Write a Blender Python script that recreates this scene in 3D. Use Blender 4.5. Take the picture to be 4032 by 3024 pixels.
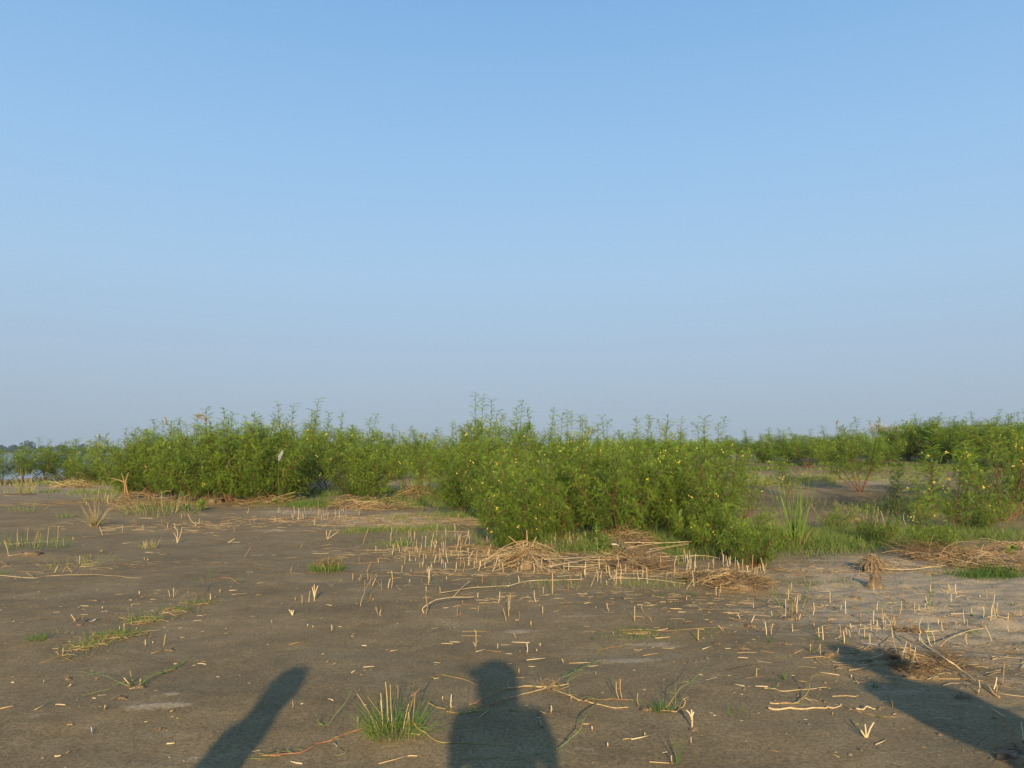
import bpy, math, random
import numpy as np
R = math.radians
rng = np.random.default_rng(7)
rnd = random.Random(11)
for o in list(bpy.data.objects):
    bpy.data.objects.remove(o)
scene = bpy.context.scene
COL = scene.collection

# ------------------------------------------------------------------ camera
CAM_H = 1.55
PITCH = R(4.88)
FPX = 796.0                      # focal length for a 1024 px wide picture
cam_data = bpy.data.cameras.new("camera")
cam_data.sensor_width = 36.0
cam_data.lens = FPX / 1024 * 36.0
cam_data.clip_start = 0.05
cam_data.clip_end = 9000.0
cam = bpy.data.objects.new("camera", cam_data)
cam.location = (0, 0, CAM_H)
cam.rotation_euler = (R(90) + PITCH, 0, 0)
COL.objects.link(cam)
scene.camera = cam

# ------------------------------------------------------------------ light
SUN_EL = 15.0                    # the sun stands low behind the camera
SUN_AZ = -2.3                    # shadows run away from the camera, a touch to the left
world = bpy.data.worlds.new("World")
scene.world = world
world.use_nodes = True
wn = world.node_tree.nodes
wl = world.node_tree.links
bg = wn["Background"]
sky = wn.new("ShaderNodeTexSky")
sky.sky_type = 'NISHITA'
sky.sun_disc = False
sky.sun_elevation = R(SUN_EL)
sky.sun_rotation = R(180.0 + SUN_AZ)
sky.altitude = 0
sky.air_density = 1.0
sky.dust_density = 1.0
sky.ozone_density = 2.0
bg.inputs[1].default_value = 0.08
# the hazy air of the place: the sky pales evenly towards the horizon all round
def wmath(op, a, b=0.0):
    n = wn.new("ShaderNodeMath"); n.operation = op
    for i, v in enumerate((a, b)):
        if isinstance(v, (int, float)): n.inputs[i].default_value = v
        else: wl.new(v, n.inputs[i])
    return n.outputs[0]
wtc = wn.new("ShaderNodeTexCoord"); wsp = wn.new("ShaderNodeSeparateXYZ")
wl.new(wtc.outputs['Generated'], wsp.inputs[0])
wr = wn.new("ShaderNodeValToRGB")
E = wr.color_ramp.elements
SKY = [(0.0, (3.55, 4.30, 5.35)), (0.04, (3.75, 4.70, 5.90)), (0.12, (4.10, 5.40, 7.00)), (0.22, (4.05, 6.05, 8.30)),
       (0.34, (3.45, 5.80, 8.80)), (0.50, (2.45, 4.85, 8.25)), (0.70, (1.45, 2.90, 5.60)), (1.0, (1.00, 2.00, 4.0))]
while len(E) < len(SKY): E.new(0.5)
for el, (p, c) in zip(E, SKY):
    el.position = p; el.color = (c[0] / 10, c[1] / 10, c[2] / 10, 1)
wl.new(wmath('MAXIMUM', wsp.outputs['Z'], 0.0), wr.inputs[0])
wsc = wn.new("ShaderNodeMix"); wsc.data_type = 'RGBA'; wsc.blend_type = 'MULTIPLY'; wsc.inputs[0].default_value = 1.0
wl.new(wr.outputs[0], wsc.inputs[6]); wsc.inputs[7].default_value = (10, 10, 10, 1)
wmx = wn.new("ShaderNodeMix"); wmx.data_type = 'RGBA'; wmx.inputs[0].default_value = 0.90
wl.new(sky.outputs[0], wmx.inputs[6]); wl.new(wsc.outputs[2], wmx.inputs[7])
wl.new(wmx.outputs[2], bg.inputs[0])

sun_data = bpy.data.lights.new("sun", 'SUN')
sun_data.energy = 5.0
sun_data.angle = R(0.6)
sun_data.color = (1.0, 0.78, 0.50)
sun = bpy.data.objects.new("sun", sun_data)
# light travels towards +y, down by SUN_EL, turned by SUN_AZ
sun.rotation_euler = (R(90 - SUN_EL), 0, R(-SUN_AZ))
COL.objects.link(sun)
scene.view_settings.view_transform = 'Standard'
scene.view_settings.look = 'None'
scene.view_settings.gamma = 1.0
scene.view_settings.exposure = 0.32
scene.view_settings.use_curve_mapping = False
scene.render.film_transparent = False
scene.cycles.max_bounces = 6
scene.cycles.diffuse_bounces = 2
scene.cycles.glossy_bounces = 2
scene.cycles.transmission_bounces = 3
scene.cycles.transparent_max_bounces = 4
scene.cycles.volume_bounces = 0

# ------------------------------------------------------------------ noise and terrain
_lat = np.random.default_rng(3).random((256, 256))
def vnoise(x, y):
    xi = np.floor(x).astype(int); yi = np.floor(y).astype(int)
    fx = x - xi; fy = y - yi
    fx = fx * fx * (3 - 2 * fx); fy = fy * fy * (3 - 2 * fy)
    a = _lat[xi & 255, yi & 255]; b = _lat[(xi + 1) & 255, yi & 255]
    c = _lat[xi & 255, (yi + 1) & 255]; d = _lat[(xi + 1) & 255, (yi + 1) & 255]
    return (a * (1 - fx) + b * fx) * (1 - fy) + (c * (1 - fx) + d * fx) * fy - 0.5
def fbm(x, y, o=4):
    s = 0; a = 1.0
    for i in range(o):
        s = s + a * vnoise(x * 2**i + 17.3 * i, y * 2**i + 5.1 * i); a *= 0.5
    return s
def sst(a, b, x):
    t = np.clip((x - a) / (b - a), 0, 1)
    return t * t * (3 - 2 * t)
WATER_Z = -0.45
FAR_SHORE = 640.0
MOUNDS = []                      # x, y, height, radius
DENTS = []
def H(x, y):
    x = np.asarray(x, float); y = np.asarray(y, float)
    side = sst(-9, 9, x)
    z = (0.30 + 1.08 * side) * sst(12, 46, y)
    z = z - 0.10 * np.exp(-((x - 7) / 3.5)**2 - ((y - 16.5) / 2.2)**2)        # dark hollow on the right
    near = 1 - sst(60, 120, y)
    z = z + 0.10 * fbm(x / 5.0 + 9, y / 5.0, 2) * near * sst(7, 16, y)
    z = z + 0.045 * fbm(x / 1.3, y / 1.3 + 4, 3) * near
    rough = sst(1.0, 4.0, x) * (1 - sst(10, 15, y)) * sst(4.0, 6.5, y)
    z = z + (0.007 + 0.026 * rough) * fbm(x / 0.22, y / 0.17, 3) * (1 - sst(14, 24, y))
    for mx, my, mh, mr in MOUNDS:
        z = z + mh * np.exp(-((x - mx)**2 + (y - my)**2) / (mr * mr))
    shore = 37.0 + np.maximum(0, x + 25.5) * 7.0 + 3 * vnoise(x / 2.0, y * 0 + 3)
    s = sst(-3, 9, y - shore)
    z = z * (1 - s) + (-2.6) * s
    f = sst(FAR_SHORE - 20, FAR_SHORE + 25, y)
    lake = sst(0, 1, s * 2)
    z = z * (1 - f * lake) + 0.6 * f * lake
    return z
def hz(x, y):
    return float(H(np.array([x]), np.array([y]))[0])
CP, SP = math.cos(PITCH), math.sin(PITCH)
def ray(X, Y):
    """direction through a pixel of the 4032 x 3024 photograph"""
    u = (X - 2016) / 3.9375 / FPX; v = (Y - 1512) / 3.9375 / FPX
    return np.array([u, CP + v * SP, SP - v * CP])
_ts = np.geomspace(2.5, 900, 1500)
def ground(X, Y, dist=None):
    d = ray(X, Y)
    if dist is not None:
        t = dist / d[1]
        x, y = d[0] * t, dist
        return np.array([x, y, hz(x, y)])
    px = d[0] * _ts; py = d[1] * _ts; pz = CAM_H + d[2] * _ts
    g = pz - np.maximum(H(px, py), WATER_Z)
    k = int(np.argmax(g < 0))
    if k == 0:
        return np.array([px[-1], py[-1], hz(px[-1], py[-1])])
    f = g[k - 1] / (g[k - 1] - g[k])
    t = _ts[k - 1] + f * (_ts[k] - _ts[k - 1])
    x, y = d[0] * t, d[1] * t
    return np.array([x, y, hz(x, y)])
def above(X, Y, base, back=0.0):
    """point seen at a pixel, standing over base (same depth plus back)"""
    d = ray(X, Y); t = (base[1] + back) / d[1]
    return np.array([d[0] * t, d[1] * t, CAM_H + d[2] * t])
CROPS = {1: (0, 1500), 2: (1008, 1500), 3: (2016, 1500), 4: (3024, 1500),
         5: (0, 2256), 6: (1008, 2256), 7: (2016, 2256), 8: (3024, 2256)}
KC = 756 / 1659
def C(k, x, y):
    return CROPS[k][0] + x * KC, CROPS[k][1] + y * KC
KF = 4032 / 2212
def Fv(x, y):
    return x * KF, y * KF

# ------------------------------------------------------------------ object helpers
def tag(o, label=None, cat=None, group=None, kind=None):
    if label: o['label'] = label
    if cat: o['category'] = cat
    if group: o['group'] = group
    if kind: o['kind'] = kind
    return o
def link(name, me, mat=None, parent=None, loc=None):
    o = bpy.data.objects.new(name, me)
    if mat is not None and me is not None and not me.materials:
        me.materials.append(mat)
    if parent is not None: o.parent = parent
    if loc is not None: o.location = loc
    COL.objects.link(o)
    return o
def empty(name, loc=(0, 0, 0), rz=0.0, sc=1.0):
    o = bpy.data.objects.new(name, None)
    o.location = loc; o.rotation_euler = (0, 0, rz); o.scale = (sc, sc, sc) if not hasattr(sc, '__len__') else sc
    o.empty_display_size = 0.1
    COL.objects.link(o)
    return o
def quad_mesh(name, V, Q, tint=None, smooth=False):
    """V (n,3), Q (m,4); tint one value per vertex"""
    V = np.asarray(V, np.float32); Q = np.asarray(Q, np.int32)
    me = bpy.data.meshes.new(name)
    me.vertices.add(len(V)); me.vertices.foreach_set('co', V.ravel())
    me.loops.add(Q.size); me.loops.foreach_set('vertex_index', Q.ravel())
    me.polygons.add(len(Q))
    me.polygons.foreach_set('loop_start', np.arange(len(Q), dtype=np.int32) * 4)
    me.polygons.foreach_set('loop_total', np.full(len(Q), 4, np.int32))
    me.update(calc_edges=True)
    if smooth:
        me.polygons.foreach_set('use_smooth', np.ones(len(Q), bool))
    if tint is not None:
        a = me.attributes.new('tint', 'FLOAT', 'POINT')
        a.data.foreach_set('value', np.asarray(tint, np.float32))
    return me
class Quads:
    def __init__(s): s.V = []; s.Q = []; s.T = []; s.n = 0
    def add(s, V, Q, t=0.5):
        V = np.asarray(V, float).reshape(-1, 3); Q = np.asarray(Q, int).reshape(-1, 4)
        s.V.append(V); s.Q.append(Q + s.n); s.n += len(V)
        s.T.append(np.broadcast_to(np.asarray(t, float), (len(V),)) if np.ndim(t) < 1 or len(np.atleast_1d(t)) != len(V) else np.asarray(t, float))
    def loose(s, P, t):
        """P (n,4,3) separate quads, t (n,)"""
        n = len(P)
        s.add(P.reshape(-1, 3), np.arange(n * 4).reshape(n, 4), np.repeat(t, 4))
    def tube(s, pts, rad, sides=5, t=0.5):
        pts = np.asarray(pts, float); n = len(pts)
        rad = np.broadcast_to(np.asarray(rad, float), (n,))
        tan = np.gradient(pts, axis=0); tan /= np.linalg.norm(tan, axis=1)[:, None] + 1e-9
        ref = np.array([0.31, 0.17, 0.93]) if abs(tan[0][2]) < 0.8 else np.array([0.9, 0.4, 0.1])
        a = np.cross(tan, ref); a /= np.linalg.norm(a, axis=1)[:, None] + 1e-9
        b = np.cross(tan, a)
        th = np.arange(sides) * 2 * math.pi / sides
        ring = pts[:, None, :] + rad[:, None, None] * (np.cos(th)[None, :, None] * a[:, None, :] + np.sin(th)[None, :, None] * b[:, None, :])
        idx = np.arange(n * sides).reshape(n, sides)
        q = np.stack([idx[:-1], np.roll(idx[:-1], -1, 1), np.roll(idx[1:], -1, 1), idx[1:]], -1).reshape(-1, 4)
        s.add(ring, q, t)
        if sides == 4:
            s.Q.append(np.array([idx[-1], idx[0][::-1]]) + s.n - n * sides)
        elif sides == 6:
            s.Q.append(np.array([idx[-1][[0, 1, 2, 3]], idx[-1][[0, 3, 4, 5]], idx[0][[3, 2, 1, 0]], idx[0][[5, 4, 3, 0]]]) + s.n - n * sides)
    def mesh(s, name, smooth=False):
        return quad_mesh(name, np.concatenate(s.V), np.concatenate(s.Q), np.concatenate(s.T), smooth)
def unit(v):
    return v / (np.linalg.norm(v, axis=-1, keepdims=True) + 1e-9)
def blades(q, base, dirn, length, width, droop=0.4, segs=3, t=0.5, twist=None):
    """curved strips; all arguments arrays over n blades"""
    n = len(base); s = np.linspace(0, 1, segs + 1)
    L = np.broadcast_to(length, (n,)); W = np.broadcast_to(width, (n,)); D = np.broadcast_to(droop, (n,))
    dirn = unit(dirn)
    P = base[:, None, :] + dirn[:, None, :] * (s[None, :, None] * L[:, None, None])
    P[:, :, 2] -= (s[None, :]**2) * (L * D)[:, None]
    az = rng.random(n) * math.pi * 2
    sd = np.stack([np.cos(az), np.sin(az), np.zeros(n)], -1)
    sd = unit(np.cross(dirn, sd))
    w = (1 - s**1.6) * 0.5 + 0.03
    A = P - sd[:, None, :] * (w[None, :, None] * W[:, None, None])
    B = P + sd[:, None, :] * (w[None, :, None] * W[:, None, None])
    V = np.stack([A, B], 2).reshape(n, -1, 3)
    k = np.arange(segs)
    qd = np.stack([2 * k, 2 * k + 1, 2 * k + 3, 2 * k + 2], -1)
    Q = (qd[None] + (np.arange(n) * 2 * (segs + 1))[:, None, None]).reshape(-1, 4)
    T = np.repeat(np.broadcast_to(t, (n,)), 2 * (segs + 1))
    q.add(V.reshape(-1, 3), Q, T)

# ------------------------------------------------------------------ materials
def mat(name):
    m = bpy.data.materials.new(name); m.use_nodes = True
    nt = m.node_tree
    return m, nt, nt.nodes, nt.links, nt.nodes['Principled BSDF']
def ramp(nodes, stops):
    r = nodes.new('ShaderNodeValToRGB'); e = r.color_ramp.elements
    while len(e) < len(stops): e.new(0.5)
    for el, (p, c) in zip(e, stops):
        el.position = p; el.color = (*c, 1)
    return r
def tint_mat(name, stops, rough=0.7, noise_scale=30.0, noise_amt=0.25, transl=0.0, tcol=None, spec=0.3):
    m, nt, N, L, bs = mat(name)
    at = N.new('ShaderNodeAttribute'); at.attribute_name = 'tint'
    tc = N.new('ShaderNodeTexCoord')
    no = N.new('ShaderNodeTexNoise'); no.inputs['Scale'].default_value = noise_scale; no.inputs['Detail'].default_value = 3
    L.new(tc.outputs['Object'], no.inputs['Vector'])
    ma = N.new('ShaderNodeMath'); ma.operation = 'MULTIPLY_ADD'
    L.new(no.outputs[0], ma.inputs[0]); ma.inputs[1].default_value = noise_amt
    sb = N.new('ShaderNodeMath'); sb.operation = 'SUBTRACT'
    L.new(at.outputs['Fac'], sb.inputs[0]); sb.inputs[1].default_value = noise_amt * 0.5
    L.new(sb.outputs[0], ma.inputs[2])
    r = ramp(N, stops); L.new(ma.outputs[0], r.inputs[0])
    L.new(r.outputs[0], bs.inputs['Base Color'])
    bs.inputs['Roughness'].default_value = rough
    bs.inputs['Specular IOR Level'].default_value = spec
    if transl > 0:
        tr = N.new('ShaderNodeBsdfTranslucent')
        mx = N.new('ShaderNodeMixShader'); mx.inputs[0].default_value = transl
        if tcol is not None:
            mc = N.new('ShaderNodeMix'); mc.data_type = 'RGBA'; mc.blend_type = 'MULTIPLY'; mc.inputs[0].default_value = 1.0
            L.new(r.outputs[0], mc.inputs[6]); mc.inputs[7].default_value = (*tcol, 1)
            L.new(mc.outputs[2], tr.inputs[0])
        else:
            L.new(r.outputs[0], tr.inputs[0])
        L.new(bs.outputs[0], mx.inputs[1]); L.new(tr.outputs[0], mx.inputs[2])
        L.new(mx.outputs[0], N['Material Output'].inputs[0])
    return m
M = {}
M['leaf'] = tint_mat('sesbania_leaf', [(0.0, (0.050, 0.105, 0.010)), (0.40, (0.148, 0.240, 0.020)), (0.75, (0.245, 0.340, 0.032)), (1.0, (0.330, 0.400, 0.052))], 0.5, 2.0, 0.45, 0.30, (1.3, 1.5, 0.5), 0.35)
M['bark'] = tint_mat('reddish_stem', [(0.0, (0.075, 0.030, 0.020)), (0.5, (0.170, 0.075, 0.040)), (1.0, (0.30, 0.17, 0.08))], 0.7, 8, 0.5)
M['pod'] = tint_mat('green_pod', [(0.0, (0.09, 0.18, 0.03)), (1.0, (0.24, 0.34, 0.07))], 0.5, 8, 0.3, 0.2)
M['flower'] = tint_mat('yellow_petal', [(0.0, (0.82, 0.62, 0.07)), (1.0, (0.88, 0.80, 0.24))], 0.5, 8, 0.3, 0.25)
M['grass'] = tint_mat('grass_blade', [(0.0, (0.055, 0.120, 0.022)), (0.4, (0.110, 0.200, 0.034)), (0.7, (0.220, 0.270, 0.060)), (1.0, (0.44, 0.34, 0.17))], 0.6, 3, 0.35, 0.3, (1.2, 1.3, 0.6))
M['straw'] = tint_mat('pale_straw', [(0.0, (0.11, 0.068, 0.036)), (0.35, (0.30, 0.19, 0.08)), (0.7, (0.54, 0.39, 0.19)), (1.0, (0.66, 0.55, 0.33))], 0.65, 25, 0.35)
M['runner'] = tint_mat('runner_stem', [(0.0, (0.20, 0.055, 0.03)), (0.4, (0.42, 0.20, 0.09)), (0.7, (0.30, 0.30, 0.10)), (1.0, (0.13, 0.22, 0.06))], 0.6, 6, 0.6)
M['clod'] = tint_mat('root_clod', [(0.0, (0.09, 0.062, 0.034)), (0.6, (0.19, 0.138, 0.082)), (1.0, (0.30, 0.23, 0.14))], 0.95, 40, 0.8)
M['plume'] = tint_mat('silky_plume', [(0.0, (0.36, 0.34, 0.37)), (1.0, (0.70, 0.72, 0.76))], 0.8, 6, 0.4, 0.3)
M['reed_green'] = tint_mat('reed_green_blade', [(0.0, (0.07, 0.15, 0.02)), (1.0, (0.23, 0.32, 0.06))], 0.5, 3, 0.3, 0.2, (1.2, 1.3, 0.5))
M['far_tree'] = tint_mat('far_tree_leaf', [(0.0, (0.012, 0.030, 0.014)), (1.0, (0.035, 0.065, 0.022))], 0.8, 0.3, 0.5)
M['weed'] = tint_mat('weed_leaf', [(0.0, (0.06, 0.15, 0.025)), (0.5, (0.14, 0.26, 0.04)), (1.0, (0.30, 0.36, 0.05))], 0.5, 6, 0.4, 0.3, (1.2, 1.3, 0.5))
# ------------------------------------------------------------------ ground
def stretch(a, fine, n, far):
    """n+1 positions from 0: spacing a*... fine up to `fine` metres then growing to far"""
    k = int(fine / a); xs = [i * a for i in range(k + 1)]
    st = a
    while xs[-1] < far:
        st *= n; xs.append(xs[-1] + st)
    return xs
xs = stretch(0.05, 5.0, 1.055, 2600)
gx = np.array([-v for v in xs[:0:-1]] + xs)
ys = [4.0 + v for v in stretch(0.04, 8.0, 1.022, 3000)]
yb = [4.0 - v for v in stretch(0.10, 1.0, 1.15, 300)][:0:-1]
gy = np.array(yb + ys)
# finer just where the far shore begins
GX, GY = np.meshgrid(gx, gy, indexing='ij')
for (k, x, y, h, r) in [(7, 1950, 110, 0.10, 0.45), (3, 150, 1560, 0.07, 0.35), (3, 1000, 1400, 0.10, 0.6), (4, 1450, 1500, 0.10, 0.5),
                        (4, 2000, 1560, 0.08, 0.6), (2, 1400, 1010, 0.12, 0.6), (8, 1250, 800, 0.05, 0.22), (8, 1150, 720, 0.05, 0.2),
                        (8, 540, 720, 0.03, 0.1), (8, 2140, 1540, 0.05, 0.16), (5, 300, 580, 0.02, 0.2), (1, 250, 1500, 0.05, 0.4),
                        (4, 900, 985, 0.12, 0.7), (6, 1250, 1360, 0.02, 0.25), (1, 1400, 1150, 0.10, 0.8), (8, 2000, 420, 0.04, 0.15)]:
    p = ground(*C(k, x, y))
    MOUNDS.append((p[0], p[1], h, r))
Z = H(GX, GY)
nx, ny = GX.shape
idx = np.arange(nx * ny).reshape(nx, ny)
Q = np.stack([idx[:-1, :-1], idx[1:, :-1], idx[1:, 1:], idx[:-1, 1:]], -1).reshape(-1, 4)
V = np.stack([GX, GY, Z], -1).reshape(-1, 3)
# pale dried-silt amount per vertex: where the silt has dried into a crust
fx, fy = GX.ravel(), GY.ravel()
wob = fbm(fx / 0.8, fy / 0.5, 3)
pale = 0.64 * sst(0.8, 5.5, fx - 0.12 * (fy - 8) + wob * 1.2) * sst(5.0, 7.0, fy + fx * 0.25 + wob * 1.5) * (1 - sst(11.5, 13.5, fy))
pale += 0.42 * sst(10, 26, fy + wob * 6) * (1 - sst(-1, 5, fx)) + 0.10
pale += 0.26 * sst(-1.0, 4.5, fx + wob) * sst(6.0, 8.0, fy + wob) * (1 - sst(10, 12, fy))
def pat(k, x, y, rx, ry, a):
    global pale
    p = ground(*C(k, x, y))
    pale = pale + a * np.exp(-((fx - p[0]) / rx)**2 - ((fy - p[1]) / ry)**2) * (0.8 + 0.9 * wob)
for a in [(2, 1500, 1190, 2.2, 1.3, 1.0), (2, 400, 1130, 1.8, 0.8, 0.45), (2, 350, 1300, 0.9, 0.5, 0.45), (4, 1000, 870, 2.6, 1.6, 1.0), (3, 2050, 830, 2.2, 1.2, 0.95),
          (4, 650, 830, 2.0, 1.0, 0.8), (2, 1550, 850, 2.6, 2.0, 0.9), (2, 550, 830, 2.0, 1.2, 0.7), (5, 1240, 1150, .13, .07, .7), (5, 1540, 1140, .14, .07, .7),
          (5, 330, 1210, .18, .12, .35), (5, 1500, 1040, .07, .05, .9), (5, 1620, 1610, .10, .05, .9), (5, 1850, 1220, .2, .06, .5),
          (7, 600, 1520, .10, .06, .9), (7, 410, 1440, .07, .05, .7), (7, 1730, 885, .06, .07, .7), (7, 1000, 760, .35, .12, .55),
          (7, 60, 510, .15, .12, .6), (7, 450, 370, .4, .25, .4), (7, 1250, 620, .35, .15, .55), (8, 950, 970, .12, .1, .8), (8, 1100, 1040, .3, .08, .6),
          (8, 1550, 1410, .09, .03, 1.0), (8, 1450, 1550, .35, .12, .5), (8, 600, 155, .15, .15, 1.0), (1, 700, 930, 6, 4, .35), (1, 300, 1330, 2, .5, .2),
          (6, 700, 640, .3, .15, .3), (6, 1480, 610, .3, .1, .3), (8, 1300, 1200, .4, .1, .3), (6, 1600, 1235, .2, .05, .3)]:
    pat(*a)
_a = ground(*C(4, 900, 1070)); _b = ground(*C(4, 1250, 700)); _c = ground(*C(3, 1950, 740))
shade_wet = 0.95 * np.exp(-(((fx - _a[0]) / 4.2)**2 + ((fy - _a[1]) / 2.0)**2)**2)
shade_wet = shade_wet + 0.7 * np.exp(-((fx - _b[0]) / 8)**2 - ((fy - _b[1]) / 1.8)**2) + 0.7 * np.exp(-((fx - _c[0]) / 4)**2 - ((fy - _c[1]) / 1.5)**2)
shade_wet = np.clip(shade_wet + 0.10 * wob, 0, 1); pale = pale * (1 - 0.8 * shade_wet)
me = quad_mesh('ground', V, Q, np.clip(pale, 0, 1.3), True)
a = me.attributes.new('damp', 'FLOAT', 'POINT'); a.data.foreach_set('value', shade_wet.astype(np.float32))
m, nt, N, L, bs = mat('silty_mud')
geo = N.new('ShaderNodeNewGeometry')
def tnoise(scale, detail=4, rough=0.6, stretch=None):
    n = N.new('ShaderNodeTexNoise'); n.inputs['Scale'].default_value = scale
    n.inputs['Detail'].default_value = detail; n.inputs['Roughness'].default_value = rough
    if stretch:
        mp = N.new('ShaderNodeMapping'); mp.inputs['Scale'].default_value = stretch; mp.inputs['Rotation'].default_value = (0, 0, 0.25)
        L.new(geo.outputs['Position'], mp.inputs['Vector']); L.new(mp.outputs[0], n.inputs['Vector'])
    else:
        L.new(geo.outputs['Position'], n.inputs['Vector'])
    return n
def mth(op, a, b=None, c=None):
    n = N.new('ShaderNodeMath'); n.operation = op
    for i, v in enumerate((a, b, c)):
        if v is None: continue
        if isinstance(v, (int, float)): n.inputs[i].default_value = v
        else: L.new(v, n.inputs[i])
    return n.outputs[0]
def mixc(f, a, b, mode='MIX'):
    n = N.new('ShaderNodeMix'); n.data_type = 'RGBA'; n.blend_type = mode
    for i, v in ((0, f), (6, a), (7, b)):
        if isinstance(v, (int, float)): n.inputs[i].default_value = v
        elif isinstance(v, tuple): n.inputs[i].default_value = (*v, 1)
        else: L.new(v, n.inputs[i])
    return n.outputs[2]
big = tnoise(0.9, 5); med = tnoise(5.0, 5, 0.65); grain = tnoise(48, 6, 0.95); grit = tnoise(20, 5, 0.8)
streak = tnoise(4.0, 6, 0.75, (0.5, 1.6, 1.0))
base = ramp(N, [(0.30, (0.190, 0.137, 0.068)), (0.5, (0.268, 0.198, 0.101)), (0.70, (0.355, 0.270, 0.146))])
L.new(mth('MULTIPLY_ADD', big.outputs[0], 0.6, mth('MULTIPLY', med.outputs[0], 0.4)), base.inputs[0])
gr = ramp(N, [(0.36, (0.42, 0.40, 0.38)), (0.5, (0.97, 0.97, 0.97)), (0.64, (1.6, 1.6, 1.58))])
gr.color_ramp.elements[2].color = (1.55, 1.5, 1.45, 1)
L.new(grain.outputs[0], gr.inputs[0])
c1 = mixc(1.0, base.outputs[0], gr.outputs[0], 'MULTIPLY')
at = N.new('ShaderNodeAttribute'); at.attribute_name = 'tint'
pm = mth('ADD', mth('MULTIPLY', at.outputs['Fac'], 0.95), mth('MULTIPLY_ADD', streak.outputs[0], 1.5, mth('MULTIPLY_ADD', grit.outputs[0], 1.0, -1.22)))
pr = ramp(N, [(0.40, (0, 0, 0)), (0.72, (1, 1, 1))]); L.new(pm, pr.inputs[0])
pf = mth('MULTIPLY', mth('MULTIPLY', pr.outputs[0], 0.85), mth('MINIMUM', mth('ADD', at.outputs['Fac'], 0.25), 1.0))
palec = mixc(0.9, (0.47, 0.37, 0.235), gr.outputs[0], 'MULTIPLY')
c2 = mixc(pf, c1, palec)
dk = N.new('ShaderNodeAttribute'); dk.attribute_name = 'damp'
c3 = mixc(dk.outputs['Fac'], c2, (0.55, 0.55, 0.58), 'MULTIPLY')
L.new(c3, bs.inputs['Base Color'])
bs.inputs['Roughness'].default_value = 0.95; bs.inputs['Specular IOR Level'].default_value = 0.15
bp = N.new('ShaderNodeBump'); bp.inputs['Strength'].default_value = 0.8; bp.inputs['Distance'].default_value = 0.010
L.new(mth('ADD', mth('MULTIPLY', grain.outputs[0], 0.35), mth('ADD', mth('MULTIPLY', grit.outputs[0], 0.7), mth('MULTIPLY', pf, 0.8))), bp.inputs['Height'])
L.new(bp.outputs[0], bs.inputs['Normal'])
g = link('ground', me, m); g['kind'] = 'structure'

# ------------------------------------------------------------------ river
m, nt, N, L, bs = mat('river_water')
geo = N.new('ShaderNodeNewGeometry')
bs.inputs['Base Color'].default_value = (0.10, 0.13, 0.15, 1)
bs.inputs['Roughness'].default_value = 0.12
w1 = tnoise(1.2, 4, 0.6, (1.0, 2.5, 1)); bp = N.new('ShaderNodeBump'); bp.inputs['Strength'].default_value = 0.35; bp.inputs['Distance'].default_value = 0.12
L.new(w1.outputs[0], bp.inputs['Height']); L.new(bp.outputs[0], bs.inputs['Normal'])
wx = np.linspace(-2500, 600, 12); wy = np.linspace(20, 760, 12)
WX, WY = np.meshgrid(wx, wy, indexing='ij'); ii = np.arange(144).reshape(12, 12)
me = quad_mesh('river', np.stack([WX, WY, WX * 0 + WATER_Z], -1).reshape(-1, 3), np.stack([ii[:-1, :-1], ii[1:, :-1], ii[1:, 1:], ii[:-1, 1:]], -1).reshape(-1, 4))
link('river', me, m)['kind'] = 'structure'

# ------------------------------------------------------------------ shrubs
def leaf_batch(q, base, dirn, Ln, pairs=6, tint=0.5, lw=0.30, ll=0.20, droop=0.25):
    """pinnate leaves: a thin rachis with pairs of small leaflets"""
    n = len(base)
    dirn = unit(dirn)
    up = np.array([0, 0, 1.0]) + rng.normal(0, 0.45, (n, 3))
    side = unit(np.cross(dirn, up)); nrm = unit(np.cross(side, dirn))
    s = np.linspace(0.14, 1.0, pairs)
    Lc = np.broadcast_to(Ln, (n,))
    def pos(sv):
        p = base[:, None, :] + dirn[:, None, :] * (sv[None, :, None] * Lc[:, None, None])
        p[:, :, 2] -= (sv[None, :]**2) * (Lc * droop)[:, None]
        return p
    P = pos(s)                                              # n,p,3
    env = (0.55 + 0.45 * np.sin(math.pi * np.clip(s, 0.05, 0.92)))
    l = Lc[:, None] * ll * env[None, :] * rng.uniform(0.85, 1.15, (n, pairs))
    T = np.clip(tint + rng.normal(0, 0.10, n), 0, 1)
    out = []
    for sg in (-1, 1):
        ld = unit(side * sg * 0.86 + dirn * 0.42 + nrm * rng.uniform(-0.15, 0.45, (n, 1)))[:, None, :]
        w = dirn[:, None, :] * (l * lw)[:, :, None]
        a = P
        out.append(np.stack([a, a + ld * (l * 0.5)[:, :, None] - w, a + ld * l[:, :, None], a + ld * (l * 0.5)[:, :, None] + w], 2))
    F = np.concatenate(out, 1).reshape(-1, 4, 3)
    q.loose(F, np.repeat(T, 2 * pairs))
    r = pos(np.array([0.0, 0.5, 1.0])); wv = nrm * 0.0012
    q.loose(np.stack([r[:, 0] - wv, r[:, 0] + wv, r[:, 1] + wv, r[:, 1] - wv], 1), T * 0.8)
    q.loose(np.stack([r[:, 1] - wv, r[:, 1] + wv, r[:, 2] + wv, r[:, 2] - wv], 1), T * 0.8)
def bezier(p0, p1, p2, n):
    t = np.linspace(0, 1, n)[:, None]
    return (1 - t)**2 * p0 + 2 * t * (1 - t) * p1 + t * t * p2
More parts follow.
